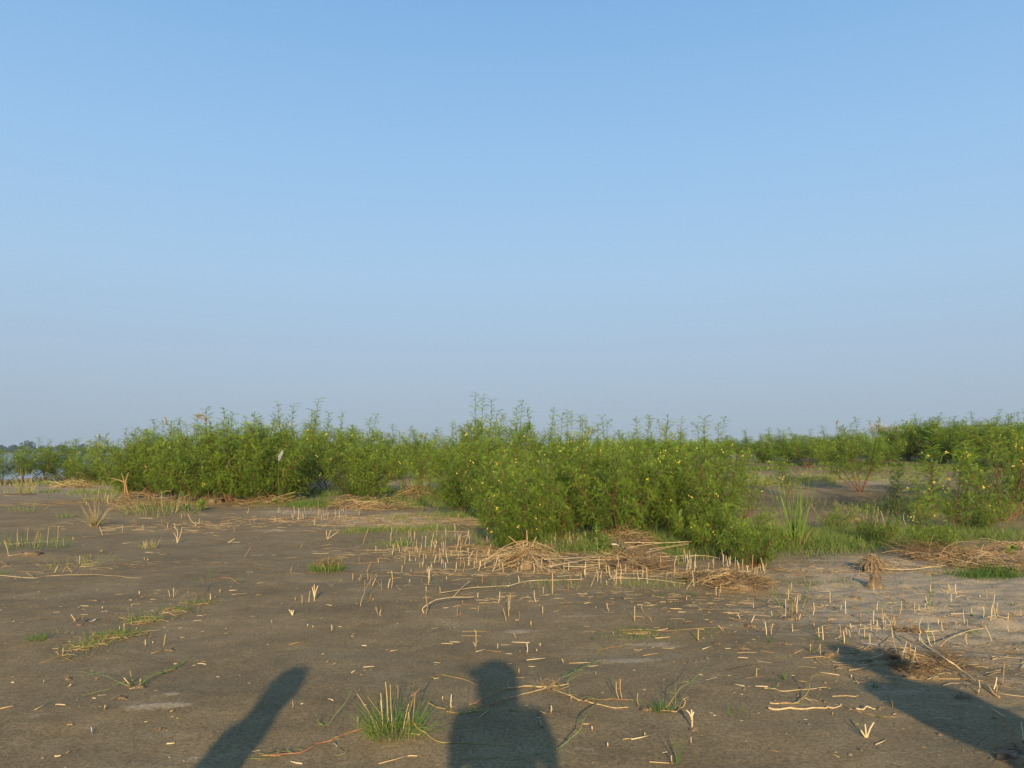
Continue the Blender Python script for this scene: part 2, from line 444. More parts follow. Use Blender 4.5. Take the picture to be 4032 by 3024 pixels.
def make_shrub_meshes(seed, height=2.2, nst=7, spread=0.75, branches=20, blen=0.55, start=0.22, leafstep=0.045, spire=0.18,
                      leafL=0.115, pairs=6, flowers=14, pods=60, ll=0.20, lw=0.27, sub=True, lean=0.0, tint0=0.5, trunk_r=0.014, tall=0):
    r = np.random.default_rng(seed)
    st = Quads(); lf = Quads(); pd = Quads(); fl = Quads()
    LB = []; LD = []; LT = []; LM = []
    tips = []; podb = []
    for i in range(nst):
        az = 2 * math.pi * (i + r.uniform(-0.35, 0.35)) / nst
        out = np.array([math.cos(az), math.sin(az), 0])
        h = height * r.uniform(0.72, 1.0) if i else height
        if tall: h = height * (r.uniform(0.86, 1.0) if i < tall else r.uniform(0.70, 0.90))
        if tall and i < tall: sp = spread * r.uniform(0.1, 0.75)
        sp = spread * r.uniform(0.35, 1.0) * (0.25 if i == 0 else 1)
        if i > 1: h *= 1.0 - 0.22 * (sp / spread)**2
        p0 = out * r.uniform(0.01, 0.07); p0[2] = -0.04
        p2 = p0 + out * sp + np.array([lean, 0, h])
        p1 = p0 + out * sp * 0.62 + np.array([lean * 0.4, 0, h * 0.42])
        n = 14
        pts = bezier(p0, p1, p2, n); pts[1:, :2] += np.cumsum(r.normal(0, 0.02, (n - 1, 2)) + r.normal(0, 0.016, 2), 0)
        tt = np.linspace(0, 1, n)
        st.tube(pts, trunk_r * (1 - 0.78 * tt), 5, np.clip(0.55 - 0.5 * tt + r.normal(0, 0.08), 0, 1).repeat(5))
        def at(t):
            f = t * (n - 1); k = min(int(f), n - 2); return pts[k] + (pts[k + 1] - pts[k]) * (f - k)
        def leaves_on(path, step, t0, tn, mul=1.0):
            seg = np.linalg.norm(np.diff(path, axis=0), axis=1); cum = np.concatenate([[0], np.cumsum(seg)])
            tot = cum[-1]; ds = np.arange(t0 * tot, tot, step)
            for j, dd in enumerate(ds):
                k = min(np.searchsorted(cum, dd, side='right') - 1, len(path) - 2)
                tan = unit(path[k + 1] - path[k]); p = path[k] + tan * (dd - cum[k])
                a = j * 2.4 + r.uniform(-0.6, 0.6)
                e1 = unit(np.cross(tan, [0.3, 0.2, 0.9])); e2 = np.cross(tan, e1)
                LB.append(p); LD.append(unit(tan * 0.45 + (e1 * math.cos(a) + e2 * math.sin(a)) * 0.9 + np.array([0, 0, 0.15]))); LT.append(tn); LM.append(mul)
        leaves_on(pts[int(n * 0.62):], 0.028, 0.0, 0.50, 1.45)
        for b in range(branches):
            t = start + (1 - (spire if not tall else (0.24 if i < tall else 0.02)) - start) * ((b + r.random()) / branches)
            bp_ = at(t); a = r.uniform(0, 2 * math.pi)
            o2 = np.array([math.cos(a), math.sin(a), 0]) + out * 0.45
            bl = blen * r.uniform(0.55, 1.15) * (1.1 - 0.75 * t)
            o2 = unit(o2) * bl
            e = bp_ + o2 * 0.85 + np.array([0, 0, bl * r.uniform(0.15, 0.75)])
            mdl = bp_ + o2 * 0.55 + np.array([0, 0, bl * 0.15])
            bpts = bezier(bp_, mdl, e, 6)
            st.tube(bpts, 0.0042 * (1 - 0.7 * np.linspace(0, 1, 6)), 4, 0.25 + 0.2 * r.random())
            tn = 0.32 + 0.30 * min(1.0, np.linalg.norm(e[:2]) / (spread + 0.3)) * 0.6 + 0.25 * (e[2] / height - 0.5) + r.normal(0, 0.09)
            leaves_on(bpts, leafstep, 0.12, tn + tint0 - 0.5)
            tips.append(e); podb.append(bpts[r.integers(2, 6)])
            if sub and r.random() < 0.75:
                bb = bpts[2]; a2 = a + r.choice([-1, 1]) * r.uniform(0.5, 1.1)
                o3 = np.array([math.cos(a2), math.sin(a2), 0.35]) * bl * 0.6
                b2 = bezier(bb, bb + o3 * 0.6, bb + o3, 5)
                st.tube(b2, 0.003 * (1 - 0.6 * np.linspace(0, 1, 5)), 4, 0.25)
                leaves_on(b2, leafstep, 0.1, tn + tint0 - 0.5); tips.append(b2[-1]); podb.append(b2[3])
        tips.append(pts[-1])
    LB = np.array(LB); LD = np.array(LD); LT = np.array(LT)
    LB[:, 2] = np.maximum(LB[:, 2], 0.03)
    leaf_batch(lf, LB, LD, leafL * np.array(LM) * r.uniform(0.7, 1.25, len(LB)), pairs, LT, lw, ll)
    tips = np.array(tips); podb = np.array(podb)
    if pods:
        k = r.integers(0, len(podb), pods)
        b = podb[k] + r.normal(0, 0.02, (pods, 3)); d = r.normal(0, 0.6, (pods, 3)); d[:, 2] = -0.3
        blades(pd, b, d, r.uniform(0.13, 0.22, pods), 0.007, 0.75, 3, r.random(pods))
    if flowers:
        k = r.integers(0, len(tips), flowers)
        for j in k:
            c = tips[j] + r.normal(0, 0.03, 3)
            for s_ in range(r.integers(1, 4)):
                cc = c + r.normal(0, 0.022, 3) * (s_ > 0)
                t_ = r.random()
                for q_ in range(3):
                    u = unit(r.normal(0, 1, 3)); v = unit(np.cross(u, r.normal(0, 1, 3))); w = 0.018
                    fl.loose(np.array([[cc - u * w, cc - v * w * 0.8, cc + u * w, cc + v * w * 0.8]]), np.array([t_]))
    out = [('stems', st.mesh('shrub_stems', True), 'bark', None), ('foliage', lf.mesh('shrub_foliage'), 'leaf', 'stuff')]
    if pods: out.append(('seed_pods', pd.mesh('shrub_pods'), 'pod', 'stuff'))
    if flowers: out.append(('flowers', fl.mesh('shrub_flowers'), 'flower', 'stuff'))
    for nme, me_, mk, kd in out: me_.materials.append(M[mk])
    return dict(parts=out, height=height)
PROTO = {
 'dense_a': make_shrub_meshes(21, 2.2, 11, 1.25, 25, 0.66, 0.10, 0.033, 0.03, flowers=9, pods=60, ll=0.19, lw=0.32, pairs=6, tall=2),
 'dense_b': make_shrub_meshes(22, 2.1, 11, 1.20, 24, 0.66, 0.12, 0.033, 0.05, flowers=8, pods=60, tint0=0.60, ll=0.19, lw=0.32, pairs=6, tall=3),
 'spiky_a': make_shrub_meshes(23, 2.4, 12, 1.15, 25, 0.62, 0.07, 0.033, 0.13, flowers=30, pods=170, ll=0.18, lw=0.32, pairs=6, tall=3),
 'spiky_b': make_shrub_meshes(24, 2.4, 12, 1.2, 25, 0.64, 0.07, 0.033, 0.13, flowers=30, pods=180, tint0=0.42, ll=0.18, lw=0.32, pairs=6, tall=4),
 'airy': make_shrub_meshes(25, 2.0, 7, 1.2, 17, 0.60, 0.22, 0.040, 0.15, flowers=10, pods=60, trunk_r=0.018, ll=.18, pairs=6, tall=2),
 'sprawl': make_shrub_meshes(26, 1.1, 10, 1.4, 16, 0.52, 0.08, 0.040, 0.10, leafL=0.13, flowers=10, pods=110, tint0=0.48, ll=0.16, lw=0.26, pairs=8, tall=3),
 'wand': make_shrub_meshes(27, 1.7, 3, 0.35, 12, 0.42, 0.15, 0.040, 0.20, leafL=0.15, flowers=7, pods=20, sub=False, trunk_r=0.009, ll=.16, pairs=8),
 'leggy': make_shrub_meshes(28, 2.2, 8, 1.1, 22, 0.62, 0.30, 0.034, 0.06, flowers=5, pods=50, ll=0.19, lw=0.32, pairs=6, tall=3),
}
for k_, v_ in PROTO.items(): print('PROTO', k_, sum(len(p[1].polygons) for p in v_['parts']))
shrub_n = 0
def shrub(proto, base, topY, label, group=None, rz=None, wide=1.0, hgt=None):
    """base: world point; topY: height in the photograph that the tips reach"""
    P = PROTO[proto]
    h = hgt if hgt else above(2016, topY, base)[2] - base[2]
    s = h / (P['height'] * 1.03)
    e = empty('flowering_shrub', tuple(base), rnd.uniform(0, 6.28) if rz is None else rz, (s * wide, s * wide, s))
    e.rotation_euler[0] = rnd.gauss(0, .07); e.rotation_euler[1] = rnd.gauss(0, .07)
    tag(e, label, 'shrub', group)
    for nme, me_, mk, kd in P['parts']:
        o = link(nme, me_, None, e)
        if kd: o['kind'] = kd
    return e
def SF(proto, x, y, top, label, group=None, dist=None, **k):
    X, Y = Fv(x, y)
    b = ground(X, Y, dist); b[2] = max(b[2], WATER_Z - .08)
    return shrub(proto, b, top * KF, label, group, **k)
G_L = 'shrubs of the thicket left of centre'
G_C = 'shrubs of the tall central thicket'
G_W = 'shrubs on the river bank at far left'
G_B = 'low scrub along the far rise on the right'
ORD = ['leftmost', 'second from left', 'third from left', 'fourth from left', 'fifth from left', 'sixth from left', 'seventh from left', 'eighth from left', 'ninth from left']
# river bank at the far left
for i, (x, y, t, p) in enumerate([(5, 1046, 962, 'leggy'), (50, 1043, 950, 'leggy'), (95, 1040, 938, 'leggy'), (138, 1040, 936, 'dense_b'), (192, 1042, 962, 'dense_b'), (236, 1046, 940, 'dense_b')]):
    SF(p, x, y, t, ORD[i] + ' green shrub on the river bank at far left', G_W, wide=1.35)
# left thicket, front row
fr = [(277, 1076, 918, 'dense_b'), (325, 1076, 902, 'dense_a'), (378, 1080, 898, 'dense_b'), (436, 1084, 890, 'dense_a'), (500, 1086, 870, 'dense_b'), (560, 1086, 885, 'dense_a'), (622, 1082, 862, 'spiky_a'), (664, 1072, 888, 'leggy')]
for i, (x, y, t, p) in enumerate(fr):
    SF(p, x, y, t - 14, (ORD[i] if i < 7 else 'rightmost') + ' shrub in the front row of the left thicket', G_L, wide=0.95)
bk = [(300, 1048, 935), (352, 1050, 918), (410, 1052, 910), (470, 1052, 893), (535, 1052, 893), (598, 1050, 897), (660, 1048, 900)]
for i, (x, y, t) in enumerate(bk):
    SF('dense_a' if i % 2 else 'spiky_a', x, y, t - 10, ORD[i] + ' shrub showing over the back of the left thicket', G_L)
# the looser shrubs between the thickets
SF('leggy', 712, 1066, 880, 'leggy shrub with dark red stems right beside the left thicket', wide=0.85)
SF('spiky_b', 765, 1078, 878, 'green shrub with long thin shoots midway between the two thickets', wide=0.9)
SF('dense_b', 808, 1086, 912, 'low leafy shrub left of the straw-footed shrub', wide=0.85)
SF('airy', 902, 1074, 915, 'open shrub with straw heaped round its foot', wide=1.0)
SF('dense_a', 700, 1036, 890, 'shrub behind the leggy red-stemmed shrub')
SF('dense_b', 775, 1038, 893, 'shrub behind the long-shooted shrub between the thickets')
SF('dense_a', 850, 1036, 902, 'left one of two shrubs behind the straw-footed shrub')
SF('dense_b', 920, 1036, 905, 'right one of two shrubs behind the straw-footed shrub')
# central thicket
cf = [(1000, 1112, 905, 'dense_a'), (1062, 1128, 868, 'spiky_b'), (1128, 1190, 930, 'spiky_a'), (1195, 1160, 885, 'spiky_b'), (1262, 1150, 890, 'spiky_a'), (1330, 1165, 915, 'dense_a'), (1402, 1160, 887, 'spiky_b'), (1468, 1168, 905, 'spiky_a'), (1535, 1172, 893, 'spiky_b')]
for i, (x, y, t, p) in enumerate(cf):
    SF(p, x, y, t - 10, (ORD[i] if i < 8 else 'rightmost') + ' flowering shrub in the front of the central thicket', G_C, wide=0.82)
cb = [(985, 1075, 915, 'dense_a'), (1035, 1085, 855, 'spiky_a'), (1095, 1085, 872, 'spiky_b'), (1165, 1090, 878, 'dense_a'), (1235, 1095, 892, 'spiky_a'), (1310, 1100, 905, 'spiky_b'), (1385, 1098, 900, 'dense_a'), (1455, 1100, 905, 'spiky_a'), (1525, 1105, 905, 'spiky_b')]
for i, (x, y, t, p) in enumerate(cb):
    SF(p, x, y, t - 22, (ORD[i] if i < 8 else 'rightmost') + ' shrub in the back row of the central thicket', G_C, wide=0.8)
SF('sprawl', 1110, 1178, 1040, 'low sprawling shrub above the fan of straw', wide=0.75)
SF('sprawl', 1205, 1165, 1040, 'low sprawling shrub behind the long lying reeds', wide=0.75)
SF('sprawl', 1590, 1200, 1075, 'sprawling shrub at the right foot of the central thicket', wide=0.8)
SF('sprawl', 1635, 1222, 1100, 'low sprawling shrub just left of the tall reed grass', wide=0.75)
SF('sprawl', 1530, 1185, 1065, 'low shrub drooping over the right end of the lying reeds', wide=0.8)
# right side, near
SF('leggy', 1858, 1062, 893, 'lone shrub with a leaning red trunk on the pale sand', wide=0.95)
SF('wand', 1985, 1190, 1000, 'slender wand of leaves standing in the green grass', wide=0.9)
SF('wand', 2062, 1150, 905, 'tall slender shrub with bare red stem at right', wide=1.0)
SF('airy', 2165, 1125, 868, 'big loose shrub cut by the right edge of the picture', wide=0.9)
SF('dense_b', 2235, 1100, 862, 'tall shrub mostly outside the right edge of the picture')
SF('sprawl', 2110, 1150, 1050, 'low arching shrub below the tall slender one at right', wide=0.8)
SF('wand', 2120, 1105, 960, 'slender shrub between the tall wand and the right edge', wide=1.2)
SF('sprawl', 1810, 1150, 1090, 'small drooping shrub just right of the tall reed grass', wide=0.7)
# far rise on the right: placed by distance
def belt(x, dist, hgt, p, label, group, **k):
    X = x * KF
    b = ground(X, 1790, dist)
    return shrub(p, b, None, label, group, hgt=hgt, **k)
bl = [(1560, 38, 1.35), (1612, 40, 1.5), (1652, 35, 1.45), (1700, 37, 1.75), (1742, 33, 1.7), (1795, 36, 1.9), (1838, 38, 1.7), (1884, 34, 1.75), (1922, 38, 2.05)]
for i, (x, d, h) in enumerate(bl):
    belt(x, d, h, ['dense_b', 'leggy', 'spiky_a'][i % 3], ORD[i] + ' low shrub of the near belt on the right rise', G_B, wide=1.3 + .3 * (i % 2))
br = [(1958, 38, 2.25), (1995, 37, 2.4), (2035, 36, 2.5), (2078, 35, 2.5), (2120, 34, 2.5), (2165, 33, 2.5), (2210, 32, 2.5)]
for i, (x, d, h) in enumerate(br):
    belt(x, d, h, ['dense_b', 'leggy', 'dense_b'][i % 3], (ORD[i] if i < 6 else 'rightmost') + ' shrub of the dark green bank at far right', 'shrubs of the dark green bank at far right', wide=1.15)

for x, y, t, p, w, lb in [(1705, 1075, 960, 'wand', 1.6, 'thin loose shrub behind the tall reed grass'), (1935, 1110, 985, 'wand', 1.4, 'thin loose shrub right of the lone shrub'), (2010, 1120, 920, 'wand', 1.3, 'tall thin shrub with drooping leaves left of the slender one'),
                          (1900, 1175, 1095, 'sprawl', .7, 'low feathery shrub in the middle of the green grass'), (2020, 1195, 1110, 'sprawl', .7, 'low feathery shrub left of the brown straw mound'),
                          (1610, 1120, 965, 'airy', .8, 'airy shrub behind the right end of the central thicket')]:
    SF(p, x, y, t, lb, wide=w)
# ------------------------------------------------------------------ labels told by neighbours in the picture
LANDMARKS = [((850, 1550), 'the big grass tuft'), ((1145, 1220), 'the straw fan'), ((1350, 1170), 'the straw tangle'), ((1620, 1245), 'the brown straw heap'),
             ((1885, 1245), 'the mud stump'), ((700, 1210), 'the round grass tuft'), ((2010, 1400), 'the dead branch'), ((1160, 1492), 'the rooted straw node'),
             ((1715, 1160), 'the tall reed grass'), ((1400, 1360), 'the low grass mat'), ((290, 1480), 'the sprawling weed'), ((250, 1390), 'the creeping grass strip'),
             ((60, 1180), 'the left grass clump'), ((210, 1130), 'the dead shrublet'), ((1080, 1440), 'the head-shaped shadow'), ((640, 1450), 'the left shadow tip'),
             ((1850, 1420), 'the right shadow tip'), ((970, 1295), 'the arched reed'), ((1715, 1310), 'the feathery sprouts'), ((420, 1095), 'the yellow-green weed'),
             ((870, 1150), 'the mixed grass patch'), ((1560, 1600), 'the lone green blade'), ((2100, 1220), 'the right straw heap')]
def relation(X, Y):
    x, y = X / KF, Y / KF
    (lx, ly), nm = min(LANDMARKS, key=lambda l: (l[0][0] - x)**2 + (1.6 * (l[0][1] - y))**2)
    dx, dy = x - lx, (y - ly) * 1.3
    if abs(dx) < 14 and abs(dy) < 14: return 'at the foot of ' + nm
    if abs(dx) > abs(dy): return ('left of ' if dx < 0 else 'right of ') + nm
    return ('in front of ' if dy > 0 else 'behind ') + nm
LAB = {}
def later(o, X, Y, desc, plural, cat, group):
    LAB.setdefault((desc, plural, relation(X, Y), cat, group), []).append((X, o, Y))
ORDW = ['leftmost', 'second from left', 'third from left', 'fourth from left', 'fifth from left', 'sixth from left', 'seventh from left', 'eighth from left']
def finish_labels():
    todo = []
    for (desc, plural, rel, cat, group), L_ in LAB.items():
        if len(L_) > 9:
            L_.sort(key=lambda a: a[2]); h_ = len(L_) // 2
            todo.append((desc, 'farther ' + plural, rel, cat, group, L_[:h_])); todo.append((desc, 'nearer ' + plural, rel, cat, group, L_[h_:]))
        else: todo.append((desc, plural, rel, cat, group, L_))
    for desc, plural, rel, cat, group, L_ in todo:
        L_.sort(key=lambda a: a[0])
        n = len(L_)
        for i, (X, o, _y) in enumerate(L_):
            if n == 1: s = desc + ' ' + rel
            elif n == 2: s = ('left' if i == 0 else 'right') + ' one of two ' + plural + ' ' + rel
            elif n <= 9: s = (ORDW[i] if i < n - 1 else 'rightmost') + ' of ' + plural + ' ' + rel
            else: s = 'one of many ' + plural + ' ' + rel
            tag(o, s, cat, group)

# ------------------------------------------------------------------ cut reed stubs and pieces
G_ST = 'cut reed stubs standing in the mud'
G_LY = 'cut reed pieces lying on the mud'
def reed_tube(q, pts, r0, r1, tone, sides=6):
    n = len(pts)
    rad = np.linspace(r0, r1, n) * rng.uniform(0.93, 1.07, n)
    q.tube(pts, rad, sides, np.clip(tone + rng.normal(0, 0.05, n), 0, 1).repeat(sides))
STUBS = []; LIES = []
def stub_geo(q, A, B, r, tone):
    mid = (A + B) / 2 + rng.normal(0, 0.045, 3) * np.linalg.norm(B - A)
    lo = A - (B - A) * 0.12 - np.array([0, 0, 0.01])
    reed_tube(q, np.array([lo, A, mid, B]), r * 1.1, r * 0.92, tone)
def stub(k, bx, by, tx, ty, thin=False):
    X, Y = C(k, bx, by); X2, Y2 = C(k, tx, ty)
    A = ground(X, Y); B = above(X2, Y2, A, rng.normal(0, 0.12) * abs(Y2 - Y) / 3.9375 / FPX * A[1])
    q = Quads(); r = rng.uniform(0.0022, 0.0044) * (0.55 if thin else 1) * (1 + 0.028 * max(0, A[1] - 6))
    tone = rng.uniform(0.30, 1.0) if not thin else 0.6
    stub_geo(q, A * 0, B - A, r, tone); hv = np.linalg.norm(B - A)
    q.tube(np.array([[0, 0, -.01], [0, 0, .004], (B - A) * .06 + [0, 0, .006]]), [r * 4, r * 2.6, r * 1.1], 6, 0.06)      # mud drawn up round the foot
    if rng.random() < 0.5 and not thin:                                                                                # rags of dead sheath
        m_ = rng.integers(1, 4); f = rng.uniform(.1, .95, (m_, 1)); d = unit(rng.normal(0, 1, (m_, 3)) + unit(B - A) * .8)
        blades(q, (B - A)[None] * f, d, rng.uniform(.2, .5, m_) * hv, r * 1.7, .3, 3, tone * rng.uniform(.5, 1, m_))
    o = link('reed_stub', q.mesh('reed_stub', True), M['straw'], None, tuple(A))
    h = B[2] - A[2]; lean = (X2 - X) / max(1, (Y - Y2))
    d = ('tall ' if h > 0.22 else 'short ' if h < 0.11 else '') + ('thin ' if thin else '') + ('upright' if abs(lean) < 0.16 else 'left-leaning' if lean < 0 else 'right-leaning')
    later(o, X, Y, 'pale ' + d + ' reed stub', d + ' reed stubs', 'reed stub', G_ST)
def forked(k, bx, by, prongs, label):
    X, Y = C(k, bx, by); A = ground(X, Y)
    e = empty('forked_reed_stub', tuple(A)); tag(e, label, 'reed stub', 'forked reed stubs')
    for (x0, y0, tx, ty) in prongs:
        P0 = above(*C(k, x0, y0), A); P1 = above(*C(k, tx, ty), A)
        q = Quads(); stub_geo(q, P0 - A, P1 - A, 0.0045, 0.9)
        link('prong', q.mesh('prong', True), M['straw'], e)
def lie(k, x1, y1, x2, y2, r=None, lift=0.004):
    X, Y = C(k, x1, y1); X2, Y2 = C(k, x2, y2)
    A = ground(X, Y); B = ground(X2, Y2)
    n = max(3, int(np.linalg.norm(B - A) / 0.12) + 2)
    P = np.linspace(A, B, n); P[:, 2] = H(P[:, 0], P[:, 1]); 
    z = np.linspace(P[0, 2], P[-1, 2], n); P[:, 2] = np.maximum(P[:, 2], z)
    r = r or rng.uniform(0.0022, 0.0042)
    P[:, 2] += r + lift * rng.random()
    P[1:-1] += rng.normal(0, 0.004, (n - 2, 3)) * np.array([1, 1, 0.4])
    q = Quads(); o0 = P.mean(0); reed_tube(q, P - o0, r, r * rng.uniform(0.7, 1), rng.uniform(0.32, 1.0))
    o = link('reed_piece', q.mesh('reed_piece', True), M['straw'], None, tuple(o0))
    L_ = np.linalg.norm(B - A); ang = (Y2 - Y) / (X2 - X + 1e-6)
    d = ('long ' if L_ > 0.35 else 'short ' if L_ < 0.12 else '') + ('level' if abs(ang) < 0.12 else 'slanting')
    later(o, (X + X2) / 2, (Y + Y2) / 2, 'pale ' + d + ' reed piece lying', d + ' lying reeds', 'reed piece', G_LY)
ST = {
1: "1058,1310,1058,1240 890,1340,858,1253 1238,1285,1235,1242 1432,1295,1432,1263 1450,1290,1452,1225 1515,1280,1505,1230 1540,1310,1500,1260 1530,1310,1535,1260 1720,1250,1722,1190 1735,1270,1745,1205 1690,1260,1690,1215 2160,1225,2157,1192 2195,1215,2195,1165 2022,1310,2022,1262 2140,1150,2150,1090 1595,1185,1595,1125 1570,1190,1570,1150 1155,1215,1153,1195 783,1530,783,1490 880,1480,883,1453 860,1480,878,1460 685,1590,690,1510 75,1510,35,1380 470,1659,500,1595 540,1659,575,1595 625,1659,575,1595 430,1625,437,1605 1340,1445,1340,1410 1250,1550,1245,1525 1268,1553,1280,1535 2110,1530,2175,1425 630,1380,630,1345 1395,1250,1397,1195 1965,1400,2030,1360 935,1065,935,985 750,1075,745,1040 1690,1240,1625,1150",
2: "205,1145,205,1095 195,1145,193,1095 265,1140,262,1118 293,1135,292,1110 310,1190,312,1150 325,1200,322,1155 365,1210,370,1095 405,1200,405,1145 430,1200,435,1150 505,1250,508,1195 530,1210,535,1020 475,1140,470,1090 558,1140,560,1110 610,1160,612,1095 680,1165,677,1130 690,1175,690,1130 715,1175,718,1130 655,1180,655,1150 890,1170,893,1120 775,1180,775,1150 740,1175,738,1150 1190,1465,1183,1410 1215,1465,1222,1405 1245,1485,1225,1405 1290,1490,1290,1430 1303,1490,1305,1440 1360,1490,1358,1405 1390,1490,1390,1430 1375,1480,1375,1430 1463,1450,1468,1340 1500,1400,1510,1370 1510,1450,1530,1330 1535,1440,1560,1350 1550,1450,1560,1380 1625,1410,1605,1325 1770,1420,1772,1310 1800,1425,1840,1290 1845,1425,1848,1330 1715,1310,1717,1240 1750,1190,1752,1140 2000,1410,1995,1330 2025,1410,2020,1340 2040,1400,2040,1350 1470,1540,1470,1500 1495,1500,1495,1445 1530,1520,1535,1470 1560,1540,1560,1490 1600,1590,1610,1540 1620,1620,1620,1550 1640,1510,1655,1440 1687,1520,1687,1470 1715,1659,1735,1570 1790,1659,1793,1530 1840,1600,1850,1540 1905,1590,1912,1460 1895,1590,1890,1500 1870,1440,1885,1405 2050,1600,2060,1560 2040,1659,2100,1500 2135,1659,2130,1570 1060,1575,1055,1535 990,1600,990,1560 890,1570,897,1515 300,1659,310,1600 960,1659,980,1585 1380,1560,1378,1530 1410,1540,1415,1490 1035,1470,1035,1425 925,1415,970,1280 1020,1265,1020,1210 1275,1305,1248,1185 380,1450,402,1410 1475,1659,1470,1580 1495,1659,1490,1605 1330,1659,1345,1625 1440,1610,1437,1560",
5: "130,60,130,15 1205,190,1203,155 1470,215,1452,145 1500,215,1500,130 1510,210,1533,145 1627,180,1627,155 1815,240,1815,180 1900,175,1900,140 655,418,612,357 712,405,708,370 1035,495,1032,460 1073,512,1073,435 1180,490,1180,470 1290,570,1300,513 1257,632,1255,575 1320,612,1320,590 1415,635,1430,532 515,720,490,672 535,715,545,645 1130,980,1068,905 1210,960,1213,912 832,930,832,900 378,950,380,922 590,985,615,960 665,1100,672,1085 905,1180,910,1140 1140,290,1138,270 885,310,885,290 1375,1355,1385,1337",
6: "835,65,835,0 890,75,908,8 940,125,935,60 905,70,920,20 965,60,965,0 985,110,995,15 1000,120,1045,20 1110,150,1035,62 1082,165,1082,60 1140,140,1160,48 1170,135,1172,-20 1490,100,1500,-30 1490,60,1480,-40 1470,165,1470,115 1590,185,1587,120 398,270,398,193 457,260,468,152 338,240,338,210 133,440,132,405 445,465,447,440 490,475,492,455 653,505,653,447 1055,360,1038,292 1070,375,1078,315 990,235,990,182 1010,240,1012,215 1470,375,1467,190 1735,385,1746,270 1765,370,1765,335 1920,340,1920,280 2095,270,2108,160 1785,275,1785,240 1918,220,1918,170 2165,425,2135,305 2185,390,2180,195 2190,330,2200,180 1900,655,1900,497 1895,640,1875,597 2088,660,2088,610 1685,1180,1690,1050 1615,1100,1615,1062 880,1310,880,1240 1955,90,1950,0 1645,60,1645,30 1330,80,1330,55",
7: "347,195,350,0 512,145,505,10 485,160,485,88 268,188,268,120 210,262,192,150 265,360,265,288 58,405,60,330 840,335,820,258 1058,425,1060,285 1140,340,1118,288 1210,430,1185,375 725,310,725,290 165,455,163,415 243,635,243,605 130,695,127,600 215,680,213,655 445,780,430,740 725,880,723,850 925,1095,900,935 950,1095,935,915 1095,1150,1087,1040 1190,1205,1190,1160 1545,1480,1547,1415 825,1505,825,1465 1380,1640,1378,1575 1145,1410,1147,1378 695,1358,690,1325 337,1210,340,1145 255,1335,242,1268 510,1100,510,1065 58,870,58,825 695,520,693,505 875,540,878,505 1610,590,1610,485 2200,545,2185,420 1975,405,1950,345 1830,500,1815,458 1820,500,1780,450 2065,435,2095,365 1765,205,1762,122 1790,210,1790,140 1805,180,1805,95 1880,150,1880,35 2103,170,2103,78 1605,120,1603,35 1575,135,1560,-20 1508,240,1508,205 1402,125,1402,90 1500,150,1570,50 1335,65,1352,-30 1100,80,1080,-20 945,105,945,-20 890,95,887,-30 820,110,818,65 770,100,770,15 675,130,730,-10 630,50,638,-20 40,570,12,515 2113,905,2115,825 2087,310,2085,255",
8: "787,175,770,72 150,390,150,228 230,350,240,205 250,360,260,185 265,410,282,355 245,415,250,380 30,540,45,435 397,465,395,430 890,512,888,405 882,640,880,520 913,450,915,320 985,415,985,300 990,415,1005,350 798,390,805,343 1090,475,1090,375 453,715,452,615 367,680,367,615 600,700,610,650 1150,795,1200,590 1225,865,1230,612 1240,830,1275,640 1295,770,1265,690 1500,680,1522,530 1515,515,1500,425 1545,490,1535,415 1630,495,1618,412 1720,520,1720,462 1850,470,1852,415 1998,390,1978,282 2188,380,2178,308 2122,360,2135,320 1815,1045,1822,922 1945,1018,1977,900 1973,1040,1972,950 2025,975,2043,765 1665,1040,1668,988 2140,1500,2005,1260 2205,1465,2185,1285 1073,1165,1070,1100 1305,335,1305,280 1830,215,1830,190 720,905,722,880 557,1230,560,1205"}
